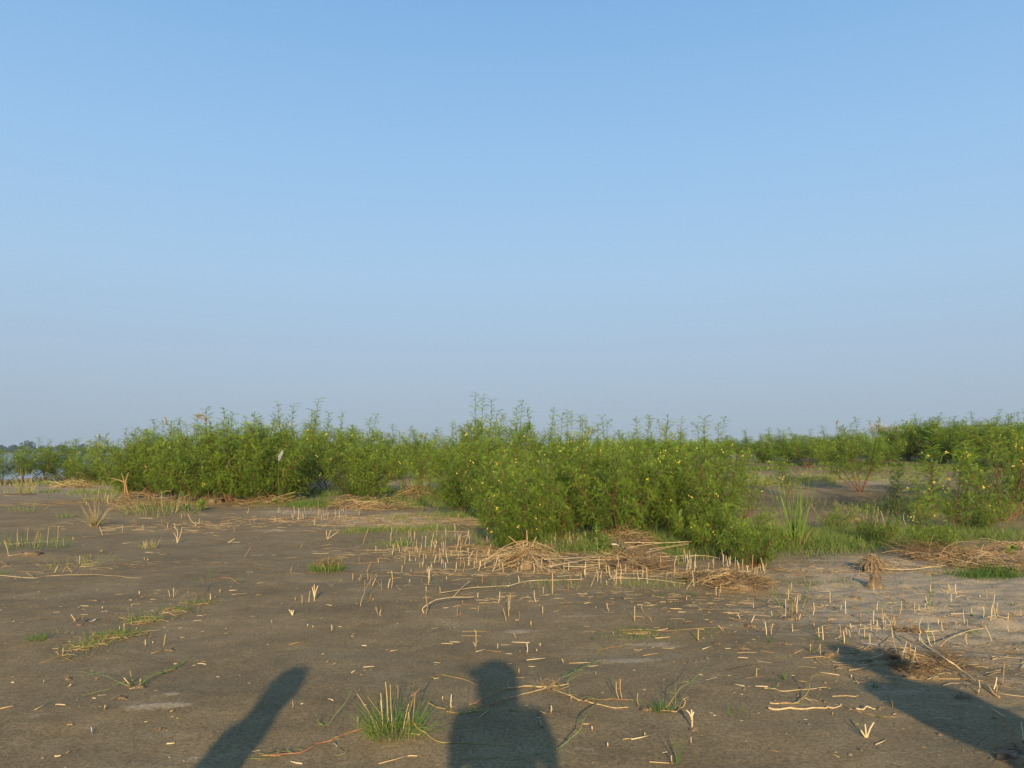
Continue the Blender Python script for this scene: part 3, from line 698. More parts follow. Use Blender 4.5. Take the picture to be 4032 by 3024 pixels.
LY = {
1: "715,1352,890,1342 80,1412,555,1385 65,1515,245,1490 1255,1482,1330,1482 1235,1598,1330,1565 1970,1395,2075,1395 1580,1223,1628,1220 1935,1247,1985,1243 705,1017,820,1015 335,1070,410,1072 910,1325,1130,1305 1060,1405,1160,1395 1380,1503,1470,1497 150,1650,380,1659 690,1610,810,1605 1200,1187,1320,1190 1700,1137,1790,1137 555,1385,640,1380 1125,1180,1190,1122",
2: "330,1220,480,1200 870,1580,1140,1563 690,1525,790,1515 60,1315,190,1297 550,1253,850,1255 1200,1467,1300,1465 1300,1490,1500,1490 1660,1505,1850,1505 920,1060,1180,1072 880,1060,1000,1040 460,1305,530,1305 1570,1060,1760,1090 60,1320,0,1350 1500,1300,1900,1310",
5: "695,287,765,289 1115,237,1140,238 1025,388,1133,407 1305,700,1432,664 1730,768,1780,769 1705,787,1780,793 300,1190,440,1118 0,1182,118,1160 480,1142,565,1146 800,1086,828,1087 1472,1208,1512,1190 1420,1345,1448,1367 1440,1482,1510,1475 580,1320,627,1322 470,1590,525,1585 570,1560,612,1545 355,1607,382,1607 1998,188,2040,188 1980,155,2050,150 100,903,120,903 100,955,122,955 1500,790,1545,780 1295,232,1355,232 1560,565,1610,555",
6: "593,280,655,288 0,195,70,187 10,92,92,78 720,77,775,48 825,870,873,848 925,820,1022,812 667,793,708,772 1160,677,1230,665 288,627,420,600 570,708,597,693 900,890,920,867 1535,922,1597,910 1780,510,1998,510 1772,548,1950,550 1600,615,1703,619 1672,603,1760,606 1900,683,1993,660 1980,675,2120,688 2155,700,2211,705 1925,263,2035,263 1900,238,1993,237 2035,255,2085,258 1617,307,1667,305 1290,1398,1418,1410 1925,1262,2010,1190 1880,945,1990,1000 622,1095,665,1110 632,993,657,1003 710,468,740,470 820,550,845,550 915,630,955,632 1060,1659,1310,1590 1310,1590,1395,1588 2180,1190,2211,1190 300,1640,400,1659 385,1138,412,1130 895,1020,905,990",
7: "575,197,625,203 622,268,695,258 1028,252,1150,252 1185,285,1258,278 1355,212,1465,211 1365,315,1468,319 1436,343,1505,343 1365,255,1420,222 1533,250,1640,318 1865,353,1970,350 1975,345,2080,338 1955,262,2080,267 490,786,673,780 655,812,746,803 125,758,285,742 0,600,155,604 955,521,1200,512 985,530,1205,525 1235,572,1365,560 1300,656,1410,654 1130,722,1278,700 1585,490,1660,493 1645,663,1725,638 1840,656,1905,657 1950,737,2040,740 2100,985,2211,988 1930,965,2008,982 2015,912,2180,900 15,912,106,908 0,1193,98,1199 218,1190,288,1223 600,1315,672,1315 955,1447,1040,1437 1030,1445,1180,1412 1185,1643,1360,1655 140,812,200,815 360,340,438,322 1870,395,1920,398 950,205,980,232 30,415,60,413",
8: "785,205,822,248 1030,260,1125,258 1255,288,1365,286 1570,152,1625,147 1590,182,1690,147 1620,215,1715,193 1255,127,1313,162 535,403,578,393 620,378,717,377 432,283,520,287 525,455,577,438 680,465,775,464 692,472,723,512 410,520,470,520 300,740,507,724 440,697,490,718 228,697,330,650 700,848,845,823 445,865,618,890 745,905,782,960 1060,910,1333,925 1425,920,1730,922 1665,925,1860,943 1990,1048,2211,1076 930,1490,1027,1442 515,1540,618,1597 1805,1497,1878,1410 1940,1185,2050,1255 255,940,340,950 205,893,232,885 1240,770,1370,797 1080,1230,1110,1218 1875,392,2150,415 1580,362,1780,360 1695,565,1765,550 785,485,1090,495 1725,425,1765,450 980,640,1060,545 0,1520,85,1555"}
for k, s in ST.items():
    for w in s.split(): stub(k, *map(float, w.split(',')))
for (k, a) in [(5, (1145, 945, 1122, 840)), (6, (320, 1175, 312, 1100)), (6, (2180, 1000, 2178, 940)), (1, (1350, 1440, 1395, 1345)), (2, (1085, 1300, 1210, 1155)), (8, (1130, 720, 1080, 530))]:
    stub(k, *a, thin=True)
for k, s in LY.items():
    for w in s.split(): lie(k, *map(float, w.split(',')))
forked(7, 1555, 1340, [(1555, 1340, 1550, 1180), (1552, 1250, 1505, 1185), (1552, 1250, 1570, 1200)], 'three-pronged pale reed stub standing right of the low weeds in front')
forked(8, 850, 1420, [(850, 1420, 838, 1305), (838, 1412, 802, 1358), (862, 1400, 915, 1290)], 'splayed three-pronged reed stub left of the right shadow')
forked(6, 503, 240, [(503, 240, 503, 100), (503, 205, 485, 120), (506, 208, 535, 110)], 'three-pronged reed stub below the round grass tuft')
forked(6, 315, 365, [(315, 365, 285, 315), (315, 365, 308, 322), (315, 365, 325, 320)], 'tiny three-pronged reed stub left of the middle')
forked(2, 615, 1365, [(615, 1365, 608, 1290), (620, 1362, 648, 1290), (625, 1360, 710, 1300)], 'three-pronged stub lying open behind the round grass tuft')
forked(1, 1530, 1400, [(1530, 1400, 1500, 1310), (1530, 1400, 1535, 1300), (1535, 1390, 1575, 1260)], 'dry branching stub in front of the left thicket')
# small pale scattered stubs too many to pick out: between the standing ones
q = Quads()
def many_stubs(k, x0, y0, x1, y1, n, hmax):
    for i in range(n):
        A = ground(*C(k, rng.uniform(x0, x1), rng.uniform(y0, y1)))
        h = hmax * rng.uniform(0.3, 1); B = A + np.array([rng.normal(0, 0.12) * h, rng.normal(0, 0.12) * h, h])
        stub_geo(q, A, B, rng.uniform(0.0025, 0.0045), rng.uniform(0.6, 1))
many_stubs(2, 1150, 1320, 2200, 1650, 70, 0.20); many_stubs(3, 150, 1330, 800, 1450, 50, 0.2); many_stubs(7, 0, -60, 2200, 110, 60, 0.2)
many_stubs(2, 150, 1110, 900, 1230, 30, 0.16); many_stubs(8, 0, 150, 2200, 620, 55, 0.13); many_stubs(4, 700, 1100, 1300, 1300, 26, 0.25); many_stubs(3, 1300, 1480, 2200, 1650, 40, 0.2)
tag(link('reed_stubble', q.mesh('reed_stubble', True), M['straw']), 'thin scattered reed stubble between the taller stubs on the mud', 'stubble', kind='stuff')
# chips of straw and shell-pale flakes strewn on the mud
q = Quads()
n = 1000
cx = rng.uniform(-9, 9, n); cy = rng.uniform(3.6, 15, n); cx = cx * (0.25 + cy / 15)
for i in range(n):
    z = hz(cx[i], cy[i]) if i < 0 else 0
zz = H(cx, cy)
for i in range(n):
    L_ = rng.uniform(0.003, 0.012) if rng.random() < 0.93 else rng.uniform(0.012, 0.035)
    w = rng.uniform(0.0015, 0.0035); a = rng.normal(0, 0.5) if rng.random() < 0.7 else rng.uniform(0, 3.14)
    u = np.array([math.cos(a), math.sin(a), 0]) * L_; v = np.array([-math.sin(a), math.cos(a), 0]) * w; p = np.array([cx[i], cy[i], zz[i] + 0.003])
    top = np.array([0, 0, w * 1.2])
    V8 = np.array([p - u - v, p + u - v, p + u + v, p - u + v, p - u + top, p + u + top])
    q.add(V8, [[0, 1, 5, 4], [2, 3, 4, 5]], rng.uniform(0.35, .95))
tag(link('straw_chips', q.mesh('straw_chips'), M['straw']), 'small pale chips of straw strewn over the mud', 'straw chips', kind='stuff')

# crumbs of mud, thickest where the crust on the right is broken
q = Quads(); n = 5200; cx = np.concatenate([rng.uniform(-6, 8, 2200), rng.uniform(1.0, 8.5, 3000)]); cy = np.concatenate([rng.uniform(3.8, 13, 2200), rng.uniform(4.2, 12.5, 3000)])
big_ = rng.random(n)**5; sz = .003 + .012 * big_; sz[:2200] *= .6; cz = H(cx, cy)
unitbox = np.array([[x, y, z] for z in (-.5, .8) for x, y in ((-1, -1), (1, -1), (1, 1), (-1, 1))], float)
Vb = unitbox[None] * sz[:, None, None] * rng.uniform(.55, 1.15, (n, 8, 3)); Vb[:, 4:, :2] *= .6
Vb += np.stack([cx, cy, cz], -1)[:, None, :]
F5 = np.array([[4, 5, 6, 7], [0, 1, 5, 4], [1, 2, 6, 5], [2, 3, 7, 6], [3, 0, 4, 7]])
q.add(Vb.reshape(-1, 3), (F5[None] + (np.arange(n) * 8)[:, None, None]).reshape(-1, 4), np.repeat(rng.uniform(.3, 1, n), 8))
tag(link('mud_crumbs', q.mesh('mud_crumbs'), M['clod']), 'small crumbs of dry mud strewn over the silt', 'mud crumbs', kind='stuff')

# ------------------------------------------------------------------ long curved stems and runners
def along(k, pts, lifts, n=24):
    """smooth path over the ground through crop points, lifted at each by lifts metres"""
    G = np.array([ground(*C(k, x, y)) + np.array([0, 0, 0]) for x, y in pts])
    if np.isscalar(lifts): lifts = [lifts] * len(pts)
    # a lifted point is seen where the photograph shows it: move it nearer accordingly
    for i, l in enumerate(lifts):
        if l > 0:
            s = (CAM_H - G[i, 2] - l) / (CAM_H - G[i, 2])
            G[i] = np.array([G[i, 0] * s, G[i, 1] * s, G[i, 2] + l])
    t = np.linspace(0, len(G) - 1, n); out = []
    for v in t:
        i = min(int(v), len(G) - 2); f = v - i
        p0, p1, p2, p3 = G[max(i - 1, 0)], G[i], G[i + 1], G[min(i + 2, len(G) - 1)]
        out.append(0.5 * ((2 * p1) + (-p0 + p2) * f + (2 * p0 - 5 * p1 + 4 * p2 - p3) * f * f + (-p0 + 3 * p1 - 3 * p2 + p3) * f**3))
    P = np.array(out); P[:, 2] = np.maximum(P[:, 2], H(P[:, 0], P[:, 1]) + 0.004)
    return P
def runner(k, pts, lifts, r0, r1, label, cat='runner stem', name='runner_stem', mt='runner', t0=0.3, t1=0.7, leaves=0, group='creeping runner stems', parent_mesh=None):
    P = along(k, pts, lifts, max(10, 6 * len(pts)))
    o0 = P[0].copy(); n = len(P)
    e = empty(name, tuple(o0)); tag(e, label, cat, group)
    kn = np.arange(0, n + 3, 4); P = P + np.stack([np.interp(np.arange(n), kn, rng.normal(0, 1.4 * r0 + .002, len(kn))) for _ in range(3)], -1) * np.array([1, 1, .3])
    P[:, 2] = np.maximum(P[:, 2], H(P[:, 0], P[:, 1]) + r0 * .3); q = Quads(); q.tube(P - o0, np.linspace(r0, r1, n) * .8 * rng.uniform(.88, 1.12, n), 6, np.clip(np.linspace(t0, t1, n) + rng.normal(0, 0.08, n), 0, 1).repeat(6))
    link('stem', q.mesh('stem', True), M[mt], e)
    if leaves:
        q = Quads(); kx = rng.integers(1, n, leaves); b = (P - o0)[kx] + rng.normal(0, 0.004, (leaves, 3))
        d = rng.normal(0, 1, (leaves, 3)) * np.array([1, 0.8, 0.3]); d[:, 2] = np.abs(d[:, 2]) + 0.15
        blades(q, b, d, rng.uniform(0.03, 0.11, leaves), 0.0035, 0.25, 3, rng.uniform(0.2, 0.8, leaves))
        link('leaves', q.mesh('leaves'), M['grass'], e)['kind'] = 'stuff'
    return e
runner(6, [(1000, 1295), (860, 1370), (700, 1420), (550, 1475), (400, 1540), (200, 1575), (60, 1570), (30, 1620)], [.03, .01, .02, .01, .01, .005, .01, 0], .0055, .003, 'reddish runner stem creeping left from the big grass tuft', leaves=26, t0=.35, t1=.25)
runner(6, [(1000, 1295), (930, 1370), (860, 1460), (780, 1540), (680, 1590)], [.03, .02, .01, .005, 0], .0035, .002, 'thin runner curving down left in front of the big grass tuft', leaves=5, t0=.5, t1=.85)
runner(6, [(1380, 1300), (1440, 1375), (1540, 1430), (1640, 1460), (1900, 1470), (2211, 1500)], [.05, .02, .01, .005, .005, 0], .0045, .0025, 'yellowish runner leaving the big grass tuft towards lower right', leaves=8, t0=.45, t1=.8)
runner(6, [(1480, 1110), (1560, 1150), (1640, 1190), (1700, 1205), (1850, 1198), (2000, 1185)], [.05, .03, .01, .005, .005, 0], .0045, .003, 'runner stem passing between the grass tuft and the head shadow', leaves=16, t0=.4, t1=.7)
runner(6, [(1350, 1060), (1440, 970), (1520, 900), (1620, 885), (1800, 925), (2000, 1010), (2150, 1060)], [.18, .20, .14, .10, .06, .03, 0], .0045, .002, 'long stem arching right out of the big grass tuft', leaves=10, t0=.4, t1=.6)
runner(6, [(830, 1020), (770, 1120), (690, 1235), (620, 1305), (560, 1300), (510, 1210)], [.10, .07, .03, .01, .02, .05], .003, .0015, 'thin green stem drooping left from the big grass tuft', leaves=5, t0=.8, t1=1)
runner(6, [(1850, 1140), (1950, 1090), (2050, 1040), (2211, 960)], [.0, .01, .01, .02], .0045, .004, 'straw stem rising left of the rooted straw node', leaves=8, t0=.5, t1=.45)
runner(6, [(1900, 1170), (2050, 1130), (2211, 1075)], [.0, .01, .01], .0035, .003, 'reddish stem across the shadow left of the rooted straw node', leaves=6, t0=.2, t1=.3)
runner(5, [(1120, 985), (1040, 945), (950, 905), (820, 870), (660, 842)], [.02, .05, .05, .03, .01], .003, .0012, 'thin stem pointing upper left from the sprawling weed', leaves=3, t0=.8, t1=.9)
runner(5, [(1160, 870), (1060, 930), (1000, 965), (890, 1010), (700, 1060)], [.02, .03, .03, .02, 0], .003, .0012, 'thin stem crossing to lower left of the sprawling weed', leaves=3, t0=.6, t1=.9)
runner(5, [(1230, 950), (1320, 890), (1400, 860), (1500, 815), (1590, 782)], [.02, .03, .02, .01, 0], .006, .005, 'thick grey-green stalk lying upper right of the sprawling weed', leaves=30, t0=.6, t1=.75)
runner(5, [(1690, 215), (1710, 150), (1770, 80), (1850, 45), (1930, 35), (2010, 55), (2080, 95)], [.01, .06, .08, .09, .08, .05, .0], .0045, .003, 'brown stem arching between two small grass clumps on the left', leaves=14, t0=.2, t1=.3)
runner(5, [(-20, 20), (280, 45), (420, 25), (700, 12), (900, 18), (1100, 40), (1215, 45)], .004, .0045, .002, 'long pale stem lying near the left edge', mt='straw', t0=.8, t1=.6, leaves=3)
runner(5, [(230, -10), (290, 47)], [.04, 0], .003, .003, 'short thin stalk leaning on the long pale stem at left', mt='straw', t0=.8, t1=.6)
runner(2, [(1035, 1470), (1180, 1520), (1300, 1570), (1400, 1578), (1580, 1545), (1720, 1500)], [.01, .01, .005, .005, .01, .02], .004, .002, 'green runner sagging across the stubble right of the round tuft', t0=.8, t1=.9)
runner(2, [(770, 1350), (860, 1395), (920, 1395)], [.05, .02, 0], .0035, .003, 'short green shoot behind the round grass tuft', t0=.9, t1=.9)
runner(2, [(1580, 1480), (1680, 1560), (1780, 1610), (1900, 1659)], [.05, .02, .01, 0], .0035, .003, 'green runner slanting through the stubble left of the straw fan', t0=.8, t1=.9)
runner(2, [(2211, 1350), (2130, 1270), (1900, 1280), (1780, 1235), (1600, 1175)], [.0, .1, .1, .14, .16], .009, .005, 'dark red branch reaching left from the central thicket', t0=.2, t1=.1, mt='bark', leaves=0)
runner(7, [(700, 1130), (650, 1215), (600, 1310), (540, 1400), (480, 1460), (400, 1515), (300, 1545), (0, 1585), (-400, 1610)], [.01, .06, .07, .05, .03, .02, .01, .01, .0], .004, .002, 'long green stem bending down left from the rooted straw', leaves=14, t0=.8, t1=.95)
runner(7, [(345, 1000), (500, 1070), (600, 1098), (700, 1120), (870, 1155), (1020, 1168)], [.02, .015, .01, .005, .005, 0], .007, .0035, 'thick orange straw running right from the rooted straw node', leaves=14, t0=.45, t1=.75, mt='straw')
runner(7, [(310, 990), (240, 985), (150, 975), (0, 990), (-110, 1000)], [.02, .02, .01, .01, 0], .0065, .005, 'thick pale straw running left from the rooted straw node', leaves=4, t0=.7, t1=.6, mt='straw')
runner(7, [(-120, 1100), (0, 1075), (140, 1040), (260, 1010), (310, 990)], .01, .004, .005, 'thin tan straw slanting up to the rooted straw node', leaves=4, t0=.5, t1=.6, mt='straw')
runner(7, [(310, 990), (400, 975), (500, 960)], [.02, .02, .03], .005, .003, 'short straw rising right of the rooted straw node', leaves=5, t0=.6, t1=.7, mt='straw')
runner(7, [(440, 893), (540, 855), (650, 800), (790, 735)], [.05, .07, .08, .10], .0025, .001, 'upper green blade stem slanting right above the straw node', leaves=8, t0=.95, t1=1)
runner(7, [(480, 960), (520, 890), (600, 830), (720, 765)], [.04, .08, .09, .10], .0025, .001, 'lower green blade stem slanting right above the straw node', leaves=10, t0=.95, t1=1)
runner(7, [(1310, 1190), (1400, 1195), (1490, 1158), (1485, 1100), (1520, 1075)], [.01, .005, .01, .04, .05], .005, .003, 'bent straw at the foot of the thin weeds in front', t0=.6, t1=.5, mt='straw')
runner(7, [(1310, 1185), (1380, 1100), (1450, 1010), (1590, 890), (1730, 745)], [.01, .05, .09, .12, .15], .0035, .0015, 'long thin stem leaning far right from the front weeds', t0=.5, t1=.95, leaves=9)
runner(7, [(1430, 1190), (1480, 1090), (1540, 980), (1600, 900)], [.01, .05, .08, .10], .002, .001, 'short thin stem leaning right from the front weeds', t0=.5, t1=.9, leaves=3)
runner(7, [(600, 1105), (680, 1085), (850, 1097), (1050, 1100)], [.02, .01, .005, .005], .0035, .002, 'thin brown stem lying right behind the thick orange straw', t0=.2, t1=.5, leaves=8)
runner(7, [(930, 500), (1100, 485), (1300, 495), (1480, 488), (1700, 472), (1880, 480)], [.01, .02, .01, .005, .01, .0], .0035, .002, 'pale runner crossing the low grass mat', t0=.5, t1=.6, leaves=10)
runner(7, [(720, 700), (800, 655), (1000, 610), (1070, 570)], .005, .0025, .002, 'thin runner left of the low grass mat', t0=.4, t1=.6, leaves=10)
runner(7, [(2080, 790), (2000, 812), (1930, 825), (1860, 840)], [.03, .02, .01, 0], .003, .002, 'dark curved twig right of the low grass mat', t0=.05, t1=.1, mt='bark')
runner(8, [(2015, 1085), (1900, 1000), (1800, 925), (1680, 840), (1550, 760), (1400, 650), (1300, 530), (1225, 435)], [.0, .01, .02, .03, .08, .12, .17, .20], .010, .004, 'thick dead branch slanting across the right foreground', cat='dead branch', name='dead_branch', mt='straw', t0=.55, t1=.9, group=None)
runner(8, [(1090, 520), (1170, 560), (1240, 600), (1320, 625), (1420, 665)], [.03, .03, .04, .05, .07], .007, .008, 'grey dead side branch crossing the thick dead branch', cat='dead branch', name='dead_branch', mt='straw', t0=.5, t1=.5, group=None)
runner(8, [(1300, 600), (1296, 520), (1302, 450), (1340, 345)], [.05, .12, .17, .24], .005, .004, 'pale bent twig rising above the thick dead branch', cat='twig', name='twig', mt='straw', t0=.9, t1=.9, group=None)
runner(8, [(1405, 640), (1380, 560), (1385, 480), (1362, 360)], [.05, .10, .15, .23], .005, .004, 'right pale twig rising above the thick dead branch', cat='twig', name='twig', mt='straw', t0=.9, t1=.9, group=None)
runner(8, [(1075, 500), (1040, 410), (1012, 348)], [.03, .09, .13], .0045, .003, 'short pale twig left of the thick dead branch', cat='twig', name='twig', mt='straw', t0=.8, t1=.8, group=None)
runner(8, [(1500, 640), (1540, 595), (1600, 555), (1720, 505), (1880, 475)], [.05, .05, .04, .03, .02], .006, .004, 'pale forked branch reaching right behind the thick dead branch', cat='dead branch', name='dead_branch', mt='straw', t0=.6, t1=.8, group=None)
runner(8, [(1090, 495), (1300, 505), (1475, 500)], .01, .005, .004, 'straight grey reed lying behind the dead branch', cat='reed piece', name='reed_piece', mt='straw', t0=.7, t1=.8, group=None)
runner(8, [(1160, 800), (1240, 770), (1300, 785), (1380, 797)], [.01, .02, .02, .0], .005, .004, 'short bent straw in front of the thick dead branch', cat='straw', name='straw', mt='straw', t0=.8, t1=.8, group=None)
runner(8, [(5, 1178), (170, 1168), (350, 1165), (500, 1163), (560, 1172), (660, 1142)], .005, .008, .0045, 'thick pale straw stem lying right of the front weeds', cat='lying straw', name='lying_straw', mt='straw', t0=.75, t1=.85, group='straw stems lying at lower right')
runner(8, [(-5, 1127), (130, 1126), (260, 1130), (310, 1085), (345, 1000), (375, 890)], [.0, .005, .005, .02, .05, .09], .006, .003, 'orange straw stem bent upright at lower right', cat='lying straw', name='lying_straw', mt='straw', t0=.55, t1=.4, leaves=6, group='straw stems lying at lower right')
runner(8, [(320, 1080), (385, 1100), (445, 1112)], [.02, .01, 0], .003, .002, 'thin straw forking off the bent upright stem', cat='lying straw', name='lying_straw', mt='straw', t0=.7, t1=.6, group='straw stems lying at lower right')
runner(8, [(-5, 1000), (60, 1000), (130, 1018), (330, 1010), (400, 1000), (530, 998)], .005, .004, .003, 'wavy straw stem behind the thick pale one at lower right', cat='lying straw', name='lying_straw', mt='straw', t0=.8, t1=.7, leaves=8, group='straw stems lying at lower right')
runner(8, [(770, 1180), (870, 1155), (925, 1170)], [.005, .02, 0], .007, .004, 'short pale curved straw by the edge of the right shadow', cat='lying straw', name='lying_straw', mt='straw', t0=.9, t1=.9, group='straw stems lying at lower right')
runner(8, [(660, 1150), (800, 1195), (980, 1245), (1110, 1218)], .005, .004, .003, 'thin brown stem entering the right shadow', cat='lying straw', name='lying_straw', mt='straw', t0=.3, t1=.4, leaves=6, group='straw stems lying at lower right')
runner(8, [(550, 1060), (680, 1065), (800, 1060)], .005, .0035, .003, 'thin level straw left of the right shadow', cat='lying straw', name='lying_straw', mt='straw', t0=.7, t1=.7, group='straw stems lying at lower right')
runner(6, [(1435, 345), (1480, 275), (1600, 225), (1750, 208), (1885, 208)], [.0, .06, .09, .08, .05], .0065, .005, 'arched pale reed springing from the mud', cat='arched reed', name='arched_reed', mt='straw', t0=.8, t1=.85, group=None)
runner(6, [(1610, 168), (1850, 130), (2050, 118), (2211, 105)], [.03, .02, .02, .0], .005, .004, 'long straight reed behind the arched reed', cat='arched reed', name='arched_reed', mt='straw', t0=.8, t1=.85, group=None)
runner(6, [(900, 285), (918, 225), (940, 160), (970, 90), (1060, 0)], [.0, .05, .09, .13, .18], .005, .004, 'curved reed leaning right in the small stubble group', cat='arched reed', name='arched_reed', mt='straw', t0=.8, t1=.85, group=None)
runner(6, [(1705, 205), (1780, 130), (1855, 62)], [.0, .05, .1], .0045, .004, 'thin reed leaning right over the arched reed', cat='arched reed', name='arched_reed', mt='straw', t0=.7, t1=.8, group=None)
# long lying reeds of the middle
longs = [([(280, 1545), (640, 1520), (760, 1500)], .09), ([(290, 1600), (500, 1570), (700, 1525), (1000, 1518)], .10), ([(700, 1525), (1200, 1517), (1640, 1510), (1800, 1530)], .09), ([(340, 1608), (640, 1548), (1150, 1532)], .08),
         ([(440, 1600), (640, 1600), (850, 1570)], .05), ([(860, 1565), (1210, 1545)], .07), ([(1000, 1440), (1280, 1400), (1600, 1380)], .12), ([(1170, 1478), (1350, 1440), (1530, 1412)], .10), ([(1190, 1455), (1540, 1398)], .12),
         ([(980, 1395), (1300, 1400), (1560, 1388)], .14), ([(1080, 1540), (1300, 1555), (1620, 1500)], .06)]
nmz = ['uppermost at left', 'second at left', 'longest middle', 'third at left', 'lowest left', 'short middle', 'upper right', 'lower right', 'steep upper right', 'topmost level', 'low slanting']
for (pts, l), w in zip(longs, nmz):
    runner(3, pts, l, .0055, .0042, w + ' reed of the long ones lying beside the straw fan', cat='long reed', name='long_reed', mt='straw', t0=.9, t1=.8, group='long cut reeds lying across the straw heaps')
for (k, pts, l, w) in [(7, [(-60, 115), (140, 68), (400, 62), (620, 55)], .02, 'long thin reed lying in front of the straw fan'), (7, [(830, 55), (1000, 43), (1250, 60), (1500, 92)], .02, 'long thin reed lying in front of the straw tangle'),
                       (4, [(860, 1590), (1020, 1625), (1180, 1630), (1450, 1605), (1800, 1560), (2100, 1520)], .04, 'long sagging reed joining the mud stump and right straw heap'), (4, [(1750, 1430), (1900, 1445), (2100, 1410), (2211, 1400)], .05, 'thick pale reed behind the right straw heap'),
                       (4, [(1720, 1570), (1900, 1560), (2211, 1545)], .05, 'straight reed in the middle of the right straw heap'), (4, [(1650, 1590), (1900, 1600), (2211, 1590)], .05, 'lower straight reed of the right straw heap'), (2, [(880, 1062), (1000, 1068), (1180, 1072)], .05, 'pale bent reed left of the straw-footed shrub'),
                       (2, [(870, 1065), (960, 1040), (1060, 1035), (1120, 1060)], .06, 'thin arched reed left of the straw-footed shrub')]:
    runner(k, pts, l, .006, .005, w, cat='long reed', name='long_reed', mt='straw', t0=.85, t1=.75, group='long cut reeds lying across the straw heaps')
# ------------------------------------------------------------------ straw heaps
def heap(k, x, y, rad, hgt, n, label, style='fan', tone=(0.3, 0.85), core=True, rr=0.0035, name='straw_heap'):
    c = ground(*C(k, x, y)); e = empty(name, tuple(c)); tag(e, label, 'straw heap', None)
    if core:
        th = np.linspace(0, 2 * math.pi, 19)[:-1]; V = []; nr = 6
        for j in range(nr):
            f = j / (nr - 1)
            r_ = rad * 0.5 * math.cos(f * math.pi / 2) * (1 + 0.22 * rng.normal(0, 1, 18)) + 0.005
            V.append(np.stack([r_ * np.cos(th), r_ * np.sin(th), np.full(18, hgt * 0.45 * math.sin(f * math.pi / 2)) + rng.normal(0, hgt * 0.05, 18)], -1))
        V = np.array(V); V[0, :, 2] = -0.05
        id_ = np.arange(nr * 18).reshape(nr, 18)
        Qd = np.stack([id_[:-1], np.roll(id_[:-1], -1, 1), np.roll(id_[1:], -1, 1), id_[1:]], -1).reshape(-1, 4)
        link('packed_core', quad_mesh('packed_core', V.reshape(-1, 3), Qd, rng.random(nr * 18), False), M['clod'], e)
    q = Quads(); rr = rr * 0.95; n = int(n * 1.0)
    main = rng.uniform(0, 6.28, 5)                    # a few directions the straw was swept in
    for i in range(n):
        t = tone[0] + (tone[1] - tone[0]) * rng.random()**1.3 + rng.normal(0, .08); a = rng.uniform(0, 2 * math.pi)
        if rng.random() < .55: a = main[rng.integers(0, 5)] + rng.normal(0, .35)
        o = np.array([math.cos(a), math.sin(a), 0])
        if style == 'fan' and rng.random() < .75:
            p0 = np.array([rng.normal(0, .06), rng.normal(0, .05), hgt * rng.uniform(0.35, 1.15)]); R_ = rad * rng.uniform(0.25, 1.7)
            p2 = o * R_ + np.array([rng.normal(0, .1) * rad, rng.normal(0, .1) * rad, max(0.005, hgt * rng.uniform(-.6, .5))]); p1 = p0 * 0.5 + p2 * 0.5 + rng.normal(0, .14, 3) * rad + np.array([0, 0, hgt * 0.2])
        elif style == 'skirt' and rng.random() < .8:
            p0 = np.array([rng.normal(0, .05), rng.normal(0, .05), hgt * rng.uniform(0.7, 1.1)]); R_ = rad * rng.uniform(0.5, 1.15)
            p2 = o * R_ + np.array([0, 0, max(0, hgt * rng.uniform(-.5, .35))]); p1 = o * R_ * rng.uniform(.6, 1) + np.array([0, 0, hgt * rng.uniform(.5, 1.0)])
        else:
            L_ = rad * rng.uniform(0.25, 1.0); a0 = rng.uniform(0, 6.28) if rng.random() < .5 else a; d = np.array([math.cos(a0), 0.8 * math.sin(a0), rng.normal(0, .28)])
            rr_ = rad * 0.85 * math.sqrt(rng.random()); cc = np.array([math.cos(a) * rr_, math.sin(a) * rr_, hgt * (1 - (rr_ / rad)**2) * rng.uniform(0.2, 1.05)])
            p0 = cc - d * L_ / 2; p2 = cc + d * L_ / 2; p1 = cc + rng.normal(0, 0.22, 3) * L_
        p0[2] = max(p0[2], 0.003); p2[2] = max(p2[2], 0.003); p1[2] = max(p1[2], 0.0)
        P = bezier(p0, p1, p2, 6); r = rr * rng.uniform(0.35, 1.25)
        q.tube(P, np.linspace(r, r * 0.6, 6), 3, np.clip(t, 0, 1))
    link('straws', q.mesh('straws'), M['straw'], e)['kind'] = 'stuff'
    return e
heap(3, 130, 1600, 0.46, 0.30, 230, 'fan of pale straw spread round a stump below the central thicket', 'fan', (0.35, 0.95), rr=.005)
e = [o for o in COL.objects if o.name.startswith('straw_heap') and o.type == 'EMPTY'][-1]
for pts in ([(130, 1500), (132, 1400), (128, 1290)], [(145, 1490), (175, 1420), (212, 1345)], [(120, 1500), (60, 1420), (-30, 1345)], [(110, 1510), (80, 1440), (55, 1395)], [(135, 1520), (180, 1500), (215, 1495)]):
    c_ = np.array(e.location); P = np.array([above(*C(3, x, y), c_) - c_ for x, y in pts]); P[:, 1] += rng.normal(0, .03, 3)
    q = Quads(); q.tube(P, [.014, .010, .007], 6, .45); link('stump_stem', q.mesh('stump_stem', True), M['straw'], e)
heap(3, 990, 1410, 0.50, 0.24, 260, 'rounded tan straw tangle under the middle of the central thicket', 'mix', (0.2, 0.8))
heap(3, 1020, 1600, 0.62, 0.20, 300, 'low dark tangle with pale reeds in front of the rounded one', 'mix', (0.1, 0.75))
heap(3, 1580, 1420, 0.45, 0.18, 130, 'frayed straw bunch at the right end of the long reeds', 'mix', (0.2, 0.8))
heap(7, 1950, 105, 0.42, 0.17, 300, 'brown straw heap at the foot of the sprawling shrub', 'mix', (0.05, 0.7))
heap(7, 1620, 60, 0.30, 0.10, 120, 'small brown straw heap left of the bigger brown one', 'mix', (0.05, 0.6))
heap(4, 890, 1640, 0.24, 0.20, 130, 'straw skirt bundle hanging over a root ball', 'skirt', (0.2, 0.85))
